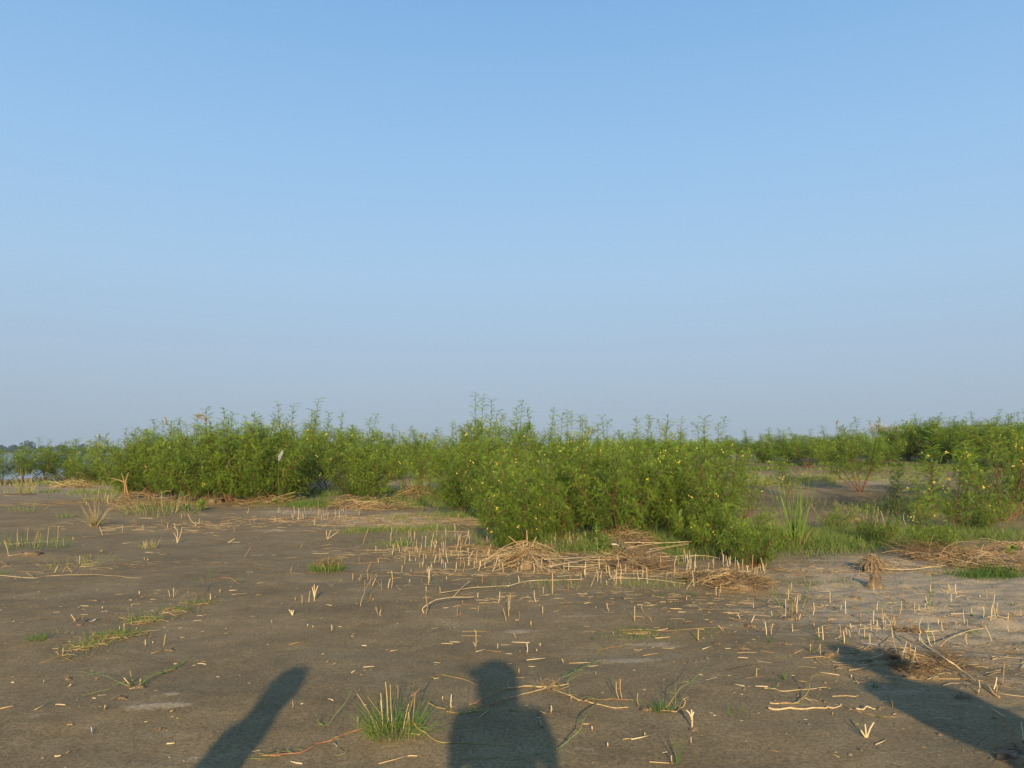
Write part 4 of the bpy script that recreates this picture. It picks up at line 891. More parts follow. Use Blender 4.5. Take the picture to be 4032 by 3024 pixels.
heap(4, 1460, 1530, 0.60, 0.24, 260, 'dark brown straw mound behind the right straw heap', 'mix', (0.02, 0.5))
heap(4, 1980, 1600, 0.95, 0.18, 420, 'wide pale straw heap at the right edge', 'mix', (0.2, 0.85))
heap(4, 2150, 1500, 0.7, 0.16, 200, 'low straw heap beside the right-edge shrub', 'mix', (0.1, 0.75))
heap(2, 1390, 1030, 0.55, 0.42, 150, 'orange straw piled round the foot of the open shrub', 'fan', (0.1, 0.6), rr=.008)
heap(2, 800, 1105, 0.6, 0.38, 170, 'small straw pile left of the straw-footed shrub', 'mix', (0.15, 0.8), rr=.006)
heap(2, 70, 1045, 1.0, 0.28, 220, 'long low straw pile in front of the left thicket', 'mix', (0.2, 0.8), rr=.007)
heap(2, 1160, 1110, 1.0, 0.16, 160, 'flat straw litter in front of the straw-footed shrub', 'mix', (0.15, 0.75), rr=.006, core=False)
heap(1, 1250, 1110, 0.8, 0.50, 150, 'dry straw bush in front of the left thicket', 'mix', (0.15, 0.7), rr=.006, core=False)
heap(1, 1330, 950, 0.7, 0.35, 140, 'reddish straw litter under the left thicket', 'mix', (0.1, 0.5), rr=.007)
heap(1, 1830, 1050, 0.7, 0.55, 120, 'orange dry stems standing under the left thicket', 'fan', (0.1, 0.55), rr=.008)
heap(1, 810, 885, 1.2, 0.28, 130, 'small straw pile left of the left thicket', 'mix', (0.15, 0.7), rr=.012)
heap(1, 640, 918, 0.9, 0.12, 80, 'thin straw wisp on the sandy crest at left', 'mix', (0.3, 0.8), rr=.012, core=False)
heap(8, 1250, 850, 0.16, 0.06, 90, 'muddy root clump in front of the thick dead branch', 'mix', (0.02, 0.4))
heap(8, 1550, 800, 0.30, 0.06, 120, 'dark rootlets under the thick dead branch', 'mix', (0.02, 0.4), core=False, rr=.002)
heap(8, 1220, 505, 0.13, 0.05, 70, 'curled orange dry leaf bundle on the grey branch', 'mix', (0.2, 0.5), rr=.004)
heap(7, 310, 995, 0.07, 0.05, 70, 'frayed root knot where the orange straws meet', 'fan', (0.3, 0.7), core=False, rr=.0013)
# thin litter of broken straw lying flat
def litter(k, x, y, rx, ry, n, L, label, tone=(.2, .95)):
    c = ground(*C(k, x, y)); q = Quads()
    for i in range(n):
        p = np.array([rng.normal(0, rx * .6), rng.normal(0, ry * .6), 0]); a = rng.normal(0, .7); l = L * rng.uniform(.2, 1); u = np.array([math.cos(a), math.sin(a), rng.normal(0, .12)]) * l / 2
        m_ = p + rng.normal(0, .08, 3) * l; P = np.array([p - u, m_, p + u]); P[:, 2] = H(P[:, 0] + c[0], P[:, 1] + c[1]) - c[2] + .004 + np.abs(P[:, 2] * .6)
        q.tube(P, .0028 * rng.uniform(.5, 1.3) * (1 + .03 * max(0, c[1] - 7)), 3, rng.uniform(*tone))
    tag(link('straw_litter', q.mesh('straw_litter'), M['straw'], None, tuple(c)), label, 'straw litter', kind='stuff')
litter(2, 1500, 1210, 2.0, 1.3, 520, .35, 'flat straw litter on the pale ground left of the central thicket')
litter(2, 600, 1190, 2.4, .8, 300, .35, 'broken straw among the row of short stubs')
litter(2, 1750, 1480, 1.6, .8, 420, .28, 'broken straw among the dense stubble left of the straw fan')
litter(3, 800, 1640, 2.6, .35, 420, .30, 'broken straw along the front of the long reeds')
litter(7, 1100, 220, 2.6, .7, 260, .13, 'small broken straws on the open mud in the middle')
litter(8, 1100, 350, 2.6, 1.4, 420, .13, 'small broken straws on the crusted mud at right')
litter(8, 1350, 720, .8, .5, 160, .16, 'twiggy litter round the dead branch')
litter(4, 1700, 1620, 1.8, .5, 320, .30, 'straw litter spilling from the right straw heap')
litter(1, 1600, 1260, 2.6, .9, 260, .3, 'dry straw bits on the left mud flat')
litter(1, 500, 1600, 1.8, .6, 130, .22, 'sparse straw bits near the left edge', (.2, .8))
litter(1, 1500, 1060, 4.0, .9, 420, .5, 'reddish straw litter along the foot of the left thicket', (.1, .6))
litter(5, 1100, 300, 2.2, 1.0, 90, .08, 'few straw crumbs on the smooth mud at left', (.3, .9))
# ------------------------------------------------------------------ clods
def clod(k, x, y, w, h, label):
    c = ground(*C(k, x, y)); th = np.linspace(0, 2 * math.pi, 13)[:-1]; V = []; nr = 6; h = h * (.7 if h < .1 else 1); w = w * (.8 if h < .1 else 1)
    for j in range(nr):
        f = j / (nr - 1); r_ = w * (math.cos(f * math.pi / 2)**0.6 + 0.03) * (1 + rng.normal(0, 0.2, 12))
        V.append(np.stack([r_ * np.cos(th), r_ * 0.7 * np.sin(th), np.full(12, h * f) + rng.normal(0, h * 0.08, 12)], -1))
    V = np.array(V); V[0, :, 2] = -0.02
    id_ = np.arange(nr * 12).reshape(nr, 12)
    Qd = np.stack([id_[:-1], np.roll(id_[:-1], -1, 1), np.roll(id_[1:], -1, 1), id_[1:]], -1).reshape(-1, 4)
    q = Quads(); q.add(V.reshape(-1, 3), Qd, rng.random(nr * 12))
    n = 26 if h < .1 else 160; b = np.stack([rng.normal(0, w * .6, n), rng.normal(0, w * .5, n), rng.uniform(0, h, n)], -1); d = rng.normal(0, 1, (n, 3)); d[:, 2] = abs(d[:, 2]) * .5
    blades(q, b, d, rng.uniform(w * .5, w * 1.6, n), 0.003, 0.3, 2, rng.uniform(0.2, 1, n))
    o = link('mud_clod', q.mesh('mud_clod'), M['clod'], None, tuple(c)); tag(o, label, 'mud clod', 'dark clods of mud and roots')
for a in [(5, 820, 240, .045, .022, 'dark root clod in the upper left mud'), (5, 330, 290, .02, .015, 'small round clod near the left edge'), (5, 700, 202, .02, .012, 'tiny dark clod behind the dark root clod at left'),
          (5, 1230, 205, .04, .02, 'clod beside a short reed stub left of the middle'), (5, 685, 450, .03, .02, 'clod below the crossed stubs by the white scrap'), (5, 1050, 1085, .035, .022, 'fibrous clod in front of the sprawling weed'),
          (5, 1450, 670, .05, .025, 'tan clod at the foot of the thick stub at left'), (5, 950, 362, .03, .01, 'flat dark clod right of the white scrap'), (5, 590, 920, .03, .018, 'clod with grey twigs left of the sprawling weed'),
          (5, 1190, 990, .06, .02, 'tan root clod under the sprawling weed'), (1, 250, 1490, .20, .04, 'dark root mat under the left grass clump'), (1, 160, 985, .7, .06, 'dark patch of roots on the far left crest'),
          (1, 1010, 985, .3, .05, 'dark root patch left of the forked trunks'), (8, 925, 130, .085, .17, 'mossy upright mud stump on the right'), (8, 740, 215, .05, .03, 'brown clod left of the mud stump'),
          (8, 540, 720, .055, .045, 'round brown clod left of the right shadow'), (8, 1110, 715, .10, .05, 'large dark clod behind the thick dead branch'), (8, 1665, 1085, .05, .03, 'clod with a short stub right of the right shadow'),
          (8, 1215, 905, .05, .03, 'clod at the foot of the leaning stub group'), (8, 650, 482, .05, .02, 'dark clod with two reeds on the right'), (8, 615, 825, .03, .02, 'pale clod on the left rim of the right shadow'),
          (8, 870, 755, .06, .012, 'flat clod inside the right shadow'), (8, 2150, 1590, .12, .05, 'clod in the lower right corner'), (7, 1720, 425, .035, .02, 'small dark clod above the low grass mat'),
          (7, 2060, 460, .06, .03, 'clod at the foot of a leaning stub upper right'), (7, 1960, 660, .07, .025, 'wide brown clod right of the low grass mat'), (7, 1770, 612, .04, .02, 'small clod touching the low grass mat'),
          (7, 1560, 1360, .03, .015, 'muddy foot of the three-pronged stub'), (7, 1160, 1185, .05, .025, 'brown clod left of the thin front weeds'), (7, 1215, 200, .03, .025, 'grey clod among the green sprouts'),
          (4, 1490, 1290, .02, .02, 'small rounded lump in the green grass'), (4, 730, 1210, .2, .12, 'dark clod behind the green grass'), (6, 180, 1570, .05, .02, 'root knot on the reddish runner'),
          (3, 280, 1659, .05, .03, 'clod in front of the straw fan'), (2, 950, 1640, .05, .03, 'clod between the stubs left of the straw fan'), (2, 700, 1590, .02, .02, 'tiny clod inside the round tuft'), (8, 190, 395, .10, .03, 'mud cushion under the feathery sprouts')]:
    clod(*a)
# ------------------------------------------------------------------ grass
def tuft(k, x, y, n, L, rad, label, tone=(0.1, 0.6), w=0.004, spread=0.8, straws=0, name='grass_tuft', droop=0.35, sl=None, cat='grass tuft', group=None, dist=None):
    c = ground(*C(k, x, y), dist); e = empty(name, tuple(c)); tag(e, label, cat, group)
    q = Quads(); a = rng.uniform(0, 6.28, n); r_ = rad * np.sqrt(rng.random(n))
    b = np.stack([r_ * np.cos(a), r_ * np.sin(a), np.full(n, -0.01)], -1)
    d = np.stack([np.cos(a) * spread * rng.random(n), np.sin(a) * spread * rng.random(n), np.ones(n)], -1) + rng.normal(0, 0.15, (n, 3))
    d[:, 2] = np.abs(d[:, 2])
    b[:, 2] = H(b[:, 0] + c[0], b[:, 1] + c[1]) - c[2] - 0.01
    blades(q, b, d, L * rng.uniform(0.45, 1.1, n), w, droop * rng.uniform(0.2, 1.5, n), 4, rng.uniform(tone[0], tone[1], n))
    link('blades', q.mesh('blades'), M['grass'], e)['kind'] = 'stuff'
    if straws:
        for i in range(straws):
            q = Quads()
            aa = rng.uniform(0, 6.28); rr = rad * 0.9 * math.sqrt(rng.random()); p = np.array([rr * math.cos(aa), rr * math.sin(aa), -0.01])
            h = (sl or L * 0.8) * rng.uniform(0.35, 1.0); d = np.array([rng.normal(0, .22), rng.normal(0, .15), 1]); 
            P = bezier(p, p + d * h * .5 + rng.normal(0, .006, 3), p + d * h, 5)
            q.tube(P, np.linspace(.0032, .002, 5) * rng.uniform(.7, 1.4), 5, rng.uniform(.35, .9))
            link('dry_stalk', q.mesh('dry_stalk', True), M['straw'], e)
    return e
# the big tuft in front, with the stalks that can be told apart
e = tuft(6, 1200, 1375, 420, 0.25, 0.14, 'big green grass tuft with straw stalks in the front middle', (0.25, 0.85), .0022, 1.0, 4, droop=.25, sl=.18)
for (bx, by, tx, ty) in [(1180, 1375, 1160, 965), (1095, 1400, 1078, 1035), (1135, 1240, 1118, 940), (1140, 1300, 1130, 1020), (1225, 1090, 1222, 960), (1270, 1370, 1320, 1130), (1290, 1370, 1360, 1080), (1040, 1390, 990, 1230), (990, 1230, 870, 1040), (1085, 1230, 965, 1068), (1350, 1320, 1375, 1040)]:
    c = ground(*C(6, 1200, 1375)); A = above(*C(6, bx, by), c) - c; B = above(*C(6, tx, ty), c) - c
    q = Quads(); P = bezier(A, (A + B) / 2 + rng.normal(0, .004, 3), B, 5); q.tube(P, np.linspace(.0026, .002, 5), 6, rng.uniform(.35, .8)); link('stalk', q.mesh('stalk', True), M['straw'], e)
q = Quads(); nb = 46; a = rng.uniform(-1.25, 1.25, nb)
blades(q, np.stack([rng.normal(0, .1, nb), rng.normal(0, .06, nb), np.zeros(nb)], -1), np.stack([np.sin(a), rng.normal(0, .3, nb), np.cos(a)], -1), rng.uniform(.22, .42, nb), .0022, .1, 5, rng.uniform(.2, .6, nb))
link('long_blades', q.mesh('long_blades'), M['grass'], e)['kind'] = 'stuff'
tuft(2, 610, 1640, 330, 0.22, 0.20, 'round grass tuft with rusty dead leaves at its foot', (0.25, 0.8), .005, .9, 14)
heap(2, 620, 1630, 0.22, 0.16, 180, 'rusty dead leaves matted in the round grass tuft', 'mix', (0.05, 0.45), core=False, rr=.003)
tuft(1, 290, 1440, 150, 0.45, 0.55, 'thin green clump standing near the left edge', (0.1, 0.6), .005, .6, 14)
tuft(1, 1280, 1445, 60, 0.22, 0.12, 'small dry tuft left of the branching stub', (0.5, 0.95), .005, .7, 14)
tuft(1, 870, 1040, 120, 0.55, 0.5, 'tan grass tuft on the left mud flat', (0.55, 1.0), .008, .7, 10)
tuft(1, 240, 1120, 80, 0.30, 0.4, 'low tuft on the left mud flat', (0.4, 0.9), .008, .7)
tuft(1, 565, 1180, 50, 0.22, 0.2, 'tiny tuft between the left grass tufts', (0.4, 0.9), .008, .7)
tuft(1, 215, 975, 60, 1.2, 0.25, 'tall dry branching weed at the far left crest', (0.65, 1.0), .012, .7, 12, name='dry_weed', cat='dry weed')
tuft(1, 820, 1260, 60, 0.75, 0.06, 'dead shrublet with splayed dry twigs at left', (0.85, 1.0), .010, .8, 14, name='dead_shrublet', cat='dead shrublet')
tuft(1, 1400, 1120, 260, 0.65, 0.9, 'brown and green grass clump in front of the left thicket', (0.35, 0.95), .008, .8, 20)
tuft(5, 320, 575, 120, 0.10, 0.07, 'small green tuft at the left end of the mud', (0.2, 0.8), .003, .8)
tuft(5, 530, 520, 50, 0.06, 0.08, 'faint brown tuft right of the small left tuft', (0.7, 1.0), .003, .8)
for i, (x, y, n, L, r, t, lb) in enumerate([(680, 650, 40, .07, .08, (.5, 1), 'rightward'), ]): pass
strip = [(640, 655, 60, .07), (740, 640, 70, .10), (830, 610, 80, .10), (900, 560, 80, .13), (990, 540, 90, .13), (1060, 560, 60, .08), (1150, 520, 80, .10), (1200, 430, 80, .12), (1245, 410, 50, .18), (1340, 395, 50, .06), (1450, 350, 50, .06), (1500, 310, 70, .07), (1580, 320, 80, .08), (1690, 270, 80, .10), (1760, 260, 60, .09), (520, 725, 30, .08)]
e = empty('creeping_grass_strip', tuple(ground(*C(5, 950, 580)))); tag(e, 'creeping grass strip slanting across the left foreground', 'grass strip'); ce = np.array(e.location)
q = Quads()
for x, y, n, L in strip:
    c = ground(*C(5, x, y)) - ce; b = c + rng.normal(0, 1, (n, 3)) * np.array([.09, .04, 0]); d = rng.normal(0, .7, (n, 3)) * np.array([1, .6, 0]) + np.array([0, 0, .8])
    blades(q, b, d, L * rng.uniform(.4, 1.2, n), .003, .3, 3, rng.uniform(.2, 1.0, n))
link('blades', q.mesh('blades'), M['grass'], e)['kind'] = 'stuff'
q = Quads()
for i in range(90):
    x, y, n, L = strip[i % len(strip)]; c = ground(*C(5, x + rng.normal(0, 40), y + 12 + rng.normal(0, 10))) - ce
    a = rng.normal(0.35, .5); u = np.array([math.cos(a), math.sin(a), rng.normal(0, .1)]) * rng.uniform(.03, .12)
    q.tube(np.array([c - u + [0, 0, .006], c + [0, 0, .014], c + u + [0, 0, .006]]), .0022, 4, rng.uniform(.1, .8))
link('dead_stems', q.mesh('dead_stems'), M['straw'], e)['kind'] = 'stuff'
for k, x, y, n, L, r, lb, t in [(5, 1190, 975, 40, .09, .05, 'sprawling weed on a tan root clod at left', (.2, .9)), (7, 1290, 1190, 90, .12, .05, 'thin green weeds in the front right of centre', (.1, .5)), (5, 770, 1160, 14, .05, .06, 'few brown sprouts left in the foreground', (.7, 1)),
                                (6, 2120, 1020, 30, .06, .12, 'wispy blades beside the head shadow', (.2, .6)), (8, 1790, 520, 60, .06, .05, 'little green tuft right of the dead branch', (.3, .7)), (7, 1950, 1230, 26, .10, .08, 'thin green sprouts in front of the thick pale stem', (.2, .6)),
                                (4, 1560, 1500, 90, .5, .25, 'weedy blades over the dark straw mound', (.2, .8)), (5, -10, 10, 60, .14, .12, 'green blades cut by the left edge', (.2, .8)), (1, 640, 1600, 60, .30, .35, 'loose weedy tuft on the left mud', (.3, .9)), (1, 820, 1560, 50, .22, .25, 'dry wisps right of the loose weedy tuft', (.6, 1))]:
    tuft(k, x, y, n, L, r, lb, t, .003, .9)
for i, (k, x, y, L) in enumerate([(7, 1130, 205, .05), (7, 1250, 200, .05), (7, 1300, 200, .05), (7, 1580, 200, .04), (7, 1550, 200, .10), (8, 430, 580, .05), (8, 660, 600, .06), (8, 1760, 370, .05), (8, 2110, 280, .07), (8, 370, 680, .05), (8, 20, 600, .05), (8, 850, 570, .05), (7, 800, 650, .03), (7, 700, 575, .03), (6, 2211, 125, .05), (8, 920, 990, .06), (8, 140, 920, .08)]):
    X, Y = C(k, x, y)
    o = tuft(k, x, y, 12, L * 1.3, .012, None, (0.1, 0.4), .005, .5, name='green_sprout')
    later(o, X, Y, 'small green sprout', 'small green sprouts', 'sprout', 'small green sprouts in the mud')
# lone blade
tuft(7, 1425, 1650, 3, .26, .004, 'lone upright green blade at the bottom edge', (.1, .3), .006, .05, name='grass_shoot', cat='grass shoot', droop=.02)
tuft(7, 1405, 1175, 3, .30, .006, 'tall thin green stem over the front weeds', (.4, .7), .004, .06, name='grass_shoot', cat='grass shoot', droop=.05)
tuft(5, 1690, 130, 6, .26, .02, 'two tall thin blades left of the arching brown stem', (.2, .4), .003, .35, name='grass_shoots', cat='grass shoots', droop=.2)
tuft(5, 1800, 60, 6, .26, .02, 'tall thin blades over the arching brown stem', (.2, .4), .003, .35, name='grass_shoots', cat='grass shoots', droop=.2)
tuft(5, 2075, 85, 12, .22, .02, 'thin blades at the right foot of the arching stem', (.2, .5), .003, .4, name='grass_shoots', cat='grass shoots', droop=.2)
# low grass mat
def mat_patch(k, x, y, rx, ry, n, L, label, tone, w=.004, dist=None, name='grass_patch', cat='grass', nz=0.0, cell=0.5):
    c = ground(*C(k, x, y), dist)
    m_ = int(n * 2.2); a = rng.normal(0, 1, (m_, 2)) * np.array([rx, ry]) * 0.55
    b = np.stack([a[:, 0], a[:, 1], np.zeros(m_)], -1)
    keep = fbm((b[:, 0] + c[0]) / cell, (b[:, 1] + c[1]) / cell * 0.8, 2) + rng.normal(0, .12, m_) > nz
    b = b[keep][:n]; n = len(b)
    b[:, 2] = H(b[:, 0] + c[0], b[:, 1] + c[1]) - c[2] - 0.005
    q = Quads(); d = rng.normal(0, .45, (n, 3)); d[:, 2] = 1
    blades(q, b, d, L * rng.uniform(.4, 1.25, n), w, .3 * rng.uniform(.2, 1.5, n), 3, np.clip(rng.uniform(tone[0], tone[1], n), 0, 1))
    o = link(name, q.mesh(name), M['grass'], None, tuple(c)); tag(o, label, cat, kind='stuff'); return o
mat_patch(7, 1250, 520, .55, .25, 500, .05, 'low sparse grass mat on the mud right of centre', (.2, .8), .0035, nz=.05, cell=.2)
mat_patch(2, 1200, 1290, 1.1, .6, 2600, .16, 'mixed green grass patch left of the central thicket', (.2, .95), .004, nz=.0)
mat_patch(2, 1400, 1420, .8, .35, 700, .16, 'thin green grass in the stubble left of the straw fan', (.2, .8), .004)
mat_patch(2, 600, 1080, 1.4, .5, 1800, .32, 'green grass fringe under the left-centre shrubs', (.1, .7), .007)
mat_patch(2, 1350, 1080, 3.0, .7, 3200, .22, 'grass fringe in front of the straw-footed shrub', (.15, .95), .007)
mat_patch(2, 450, 990, 5.5, 1.6, 3800, .30, 'shaded grass beneath the thicket left of centre', (.1, .9), .010)
mat_patch(2, 1700, 1010, 2.6, 1.6, 3000, .40, 'tall grass beside the central thicket', (.1, .6), .008)
mat_patch(2, 1800, 1180, 1.4, .8, 2000, .22, 'weedy grass at the left foot of the central thicket', (.2, .9), .005)
mat_patch(3, 600, 1380, 2.4, 1.0, 3200, .30, 'thin weeds under the central thicket', (.15, .9), .005)
mat_patch(3, 1350, 1460, 2.0, .7, 3600, .28, 'green and brown weeds among the long reeds', (.15, .9), .005)
mat_patch(3, 2000, 1400, 1.8, 1.3, 6000, .32, 'dense green weeds right of the central thicket', (.0, .85), .005)
mat_patch(4, 120, 1400, 1.6, 1.2, 5000, .28, 'green weeds round the tall reed grass', (.05, .9), .005)
mat_patch(4, 900, 1360, 2.6, 1.5, 11000, .27, 'lush green grass band on the right', (.1, 1.0), .0045, nz=-.02, cell=.35)
mat_patch(4, 1350, 1350, 1.8, 1.0, 5000, .27, 'dark green grass behind the brown mound', (.0, .8), .0045, nz=-.05, cell=.35)
mat_patch(4, 1750, 1120, 3.2, 1.6, 6500, .32, 'olive brown grass on the right edge flat', (.3, 1.0), .006, nz=-.05)
mat_patch(4, 2000, 1040, 2.0, 1.2, 2500, .28, 'dry grass below the right-edge shrub', (.3, 1.0), .006)
mat_patch(4, 1300, 760, 3.6, 1.1, 5200, .07, 'bright yellow-green low grass on the far sand', (.60, .74), .016, nz=-.12, cell=1.2)
mat_patch(4, 500, 860, 3.4, 1.6, 3200, .30, 'brown grass round the lone shrub', (.5, 1.0), .010, nz=.0)
mat_patch(3, 2100, 890, 2.2, 1.0, 1400, .28, 'reddish sparse weeds left of the lone shrub', (.6, 1.0), .009)
mat_patch(3, 2090, 765, 1.8, .5, 900, .18, 'low creeping leaves at the rim of the pale sand', (.2, .8), .03)
mat_patch(4, 600, 735, 5.0, .6, 2200, .22, 'thin green fringe before the far belt', (.2, .8), .03, nz=0)
mat_patch(4, 1300, 650, 5.0, .5, 2200, .20, 'green fringe at the foot of the far right bank', (.1, .7), .03, nz=-.1)
mat_patch(1, 350, 890, 7, 1.5, 1800, .22, 'brown undergrowth below the river bank shrubs', (.4, 1.0), .03)
mat_patch(1, 1200, 960, 5, 1.2, 2600, .28, 'brown grass fringe under the left thicket', (.35, 1.0), .012)
mat_patch(1, 2000, 960, 4, 1.2, 2600, .30, 'mixed grass under the middle of the left thicket', (.15, .9), .012)
mat_patch(8, 2150, 20, .7, .25, 1200, .20, 'flattened green grass below the right straw heap', (.0, .6), .005, nz=-.2)
mat_patch(7, 1500, 90, 2.2, .3, 900, .12, 'sparse weeds along the front of the straw heaps', (.3, 1.0), .004)
mat_patch(8, 1200, 300, 2.0, 1.2, 420, .05, 'scattered tiny weeds on the pale crust', (.2, .9), .004, nz=.1)
# far scrub behind the belts: reads as one mass
def scrub(x0, x1, d0, d1, n, h, label):
    q = Quads(); c = ground(((x0 + x1) / 2) * KF, 1790, (d0 + d1) / 2)
    dd = rng.uniform(d0, d1, n); uu = rng.uniform(x0, x1, n) * KF; u = (uu - 2016) / 3.9375 / FPX; x = u * dd / CP; y = dd
    b = np.stack([x, y, H(x, y)], -1) - c
    top = h * (0.75 + 0.7 * fbm(x / 2.2, y / 2.2, 3)); b[:, 2] += top * rng.random(n)**0.7
    d = rng.normal(0, 1, (n, 3)); d[:, 2] += .5
    leaf_batch(q, b, d, rng.uniform(.14, .26, n), 3, np.clip(0.35 + 0.3 * fbm(x / 3, y / 3, 2) + 0.15 * (b[:, 2] / h), 0, 1), .45, .34)
    tag(link('far_scrub', q.mesh('far_scrub'), M['leaf'], None, tuple(c)), label, 'scrub', kind='stuff')
scrub(1150, 1960, 46, 62, 20000, 1.0, 'far low green scrub reaching the skyline on the right')
scrub(1940, 2330, 38, 52, 14000, 1.7, 'dark scrub filling the bank behind the far right shrubs')
scrub(690, 1010, 42, 56, 7000, 1.3, 'far green scrub seen between the two thickets')
# ------------------------------------------------------------------ tall reed grass, weeds, plumes
e = tuft(4, 250, 1450, 75, 1.30, .07, 'tall bright green reed grass clump with rusty base', (.1, .9), .014, .14, 0, name='reed_grass', cat='reed grass', droop=.05)
for ch in e.children: ch.data.materials.clear(); ch.data.materials.append(M['reed_green'])
q = Quads(); n = 34; a = rng.uniform(0, 6.28, n)
blades(q, np.stack([.08 * np.cos(a), .08 * np.sin(a), a * 0], -1), np.stack([np.cos(a) * .35, np.sin(a) * .35, a * 0 + 1], -1), rng.uniform(.25, .6, n), .012, .3, 4, rng.uniform(.1, .5, n))
link('dead_sheaths', q.mesh('dead_sheaths'), M['straw'], e)['kind'] = 'stuff'
def weed(k, pts, r, nl, ll, label, tone=(.2, .8), lw=.4, name='leafy_weed'):
    c = ground(*C(k, *pts[0])); P = np.array([above(*C(k, x, y), c) - c for x, y in pts]); P[0, 2] = -.01
    e = empty(name, tuple(c)); tag(e, label, 'weed')
    q = Quads(); q.tube(P, np.linspace(r, r * .5, len(P)), 5, .7); link('stem', q.mesh('stem', True), M['runner'], e)
    q = Quads(); t = rng.uniform(.15, 1, nl) * (len(P) - 1); i = np.minimum(t.astype(int), len(P) - 2); f = (t - i)[:, None]; b = P[i] * (1 - f) + P[i + 1] * f
    d = unit(rng.normal(0, 1, (nl, 3)) * np.array([1, 1, .5]) + np.array([0, 0, .35])); L = ll * rng.uniform(.6, 1.2, (nl, 1)); s = unit(np.cross(d, rng.normal(0, .4, (nl, 3)) + [0, 0, 1]))
    m1 = b + d * L * .5 - [0, 0, .004]
    q.loose(np.stack([b, m1 + s * L * lw / 2, b + d * L, m1 - s * L * lw / 2], 1), rng.uniform(tone[0], tone[1], nl))
    link('leaves', q.mesh('leaves'), M['weed'], e)['kind'] = 'stuff'
    return e
weed(8, [(1395, 330), (1405, 250), (1412, 150), (1410, 30)], .003, 34, .035, 'slim leafy weed behind the dead branch on the right')
weed(8, [(1070, 500), (1068, 400), (1068, 330), (1070, 255)], .003, 10, .03, 'yellow-green shoot at the left end of the dead branch')
weed(8, [(1400, 600), (1390, 540), (1385, 460)], .003, 16, .03, 'low leafy weed in the fork of the dead branch')
weed(8, [(120, 310), (90, 250), (60, 200), (30, 150)], .003, 50, .045, 'left feathery sprout leaning left', lw=.12)
weed(8, [(300, 300), (325, 230), (345, 160), (372, 85)], .003, 50, .045, 'right feathery sprout leaning right', lw=.12)
weed(8, [(210, 350), (210, 270), (208, 180)], .003, 30, .04, 'middle upright feathery sprout', lw=.12)
weed(8, [(165, 290), (162, 160)], .002, 12, .03, 'smallest feathery sprout behind the others', lw=.15)
weed(3, [(740, 1470), (735, 1380), (730, 1300), (735, 1240)], .005, 60, .08, 'tall leafy green weed left of the rounded straw tangle', (.2, .6))
weed(3, [(780, 1480), (790, 1400), (800, 1340)], .005, 50, .08, 'bushy green weed at the foot of the tall leafy weed', (.1, .6))
weed(3, [(940, 1400), (935, 1340), (945, 1310)], .005, 40, .09, 'dark green weed on the rounded straw tangle', (.0, .4))
weed(3, [(1440, 1600), (1435, 1520), (1425, 1440)], .004, 50, .09, 'light green forked weed right of the pale dry leaf', (.5, .9), .15)
weed(1, [(1720, 1115), (1730, 1080), (1745, 1050)], .006, 70, .16, 'yellow-green broadleaf weed under the left thicket', (.7, 1.0), .6)
weed(1, [(1600, 1120), (1610, 1100), (1620, 1085)], .006, 50, .12, 'darker green low weed left of the yellow-green weed', (.1, .5), .6)
weed(2, [(160, 1060), (150, 1045), (170, 1035)], .005, 50, .12, 'small lime weed on the straw pile', (.7, 1.0), .5)
weed(4, [(2090, 1500), (2095, 1475), (2110, 1440)], .004, 70, .09, 'bright green leafy weed on the right straw heap', (.5, .9), .4)
weed(4, [(1540, 1370), (1535, 1330), (1520, 1310)], .004, 40, .08, 'yellowish wilted weed at the grass edge', (.8, 1.0), .4)
weed(4, [(855, 1190), (857, 1120), (858, 1060)], .006, 60, .06, 'pale spike-like weed in front of the damp hollow', (.7, 1), .4)
weed(8, [(2060, 250), (2085, 280), (2110, 310)], .002, 14, .03, 'little weed near the right edge crust')
weed(4, [(2400 - 600, 700), (1790, 690), (1780, 680)], .01, 30, .2, 'small leafy weed before the far right bank')
weed(2, [(1440, 1130), (1440, 1090), (1445, 1050)], .005, 30, .07, 'small weed with a yellow bloom left of the thicket')
def plume(k, bx, by, pts, w, label, tone, dist, name='grass_plume'):
    b = ground(*C(k, bx, by), dist); P = np.array([above(*C(k, x, y), b) - b for x, y in pts])
    e = empty(name, tuple(b)); tag(e, label, 'grass plume', 'silky grass plumes')
    q = Quads(); S = bezier(np.array([0, 0, 0.]), P[0] * np.array([.6, .6, .8]), P[0], 8); q.tube(S, .003, 5, 1.0); link('stalk', q.mesh('stalk', True), M['runner'], e)
    q = Quads(); n = 420; t = rng.random(n) * (len(P) - 1); i = np.minimum(t.astype(int), len(P) - 2); f = (t - i)[:, None]; bb = P[i] * (1 - f) + P[i + 1] * f; ax = unit(P[i + 1] - P[i])
    d = unit(ax * 1.0 + rng.normal(0, .55, (n, 3))); env = np.sin(math.pi * np.clip(t / (len(P) - 1), .06, .94))**.5
    blades(q, bb, d, w * env * rng.uniform(.5, 1.1, n), w * .09, .2, 3, rng.uniform(tone[0], tone[1], n))
    link('plume', q.mesh('plume'), M['plume'], e)['kind'] = 'stuff'
plume(1, 1800, 900, [(1790, 365), (1770, 325), (1735, 298), (1690, 292)], .22, 'pinkish plume nodding over the left thicket', (.0, .5), 30)
plume(1, 1455, 900, [(1450, 390), (1435, 350), (1425, 310)], .14, 'faint pink plume left of the nodding one', (.0, .5), 32)
plume(2, 195, 960, [(195, 690), (207, 650), (228, 602)], .08, 'white plume in front of the left thicket', (.6, 1.0), 20.5)
plume(4, 595, 640, [(594, 385), (596, 360), (600, 345)], .12, 'small pink plume above the lone shrub', (.0, .4), 36)
plume(1, 860, 800, [(900, 575), (880, 562), (850, 553)], .35, 'pale plume between the river bank and the left thicket', (.3, .7), 44)
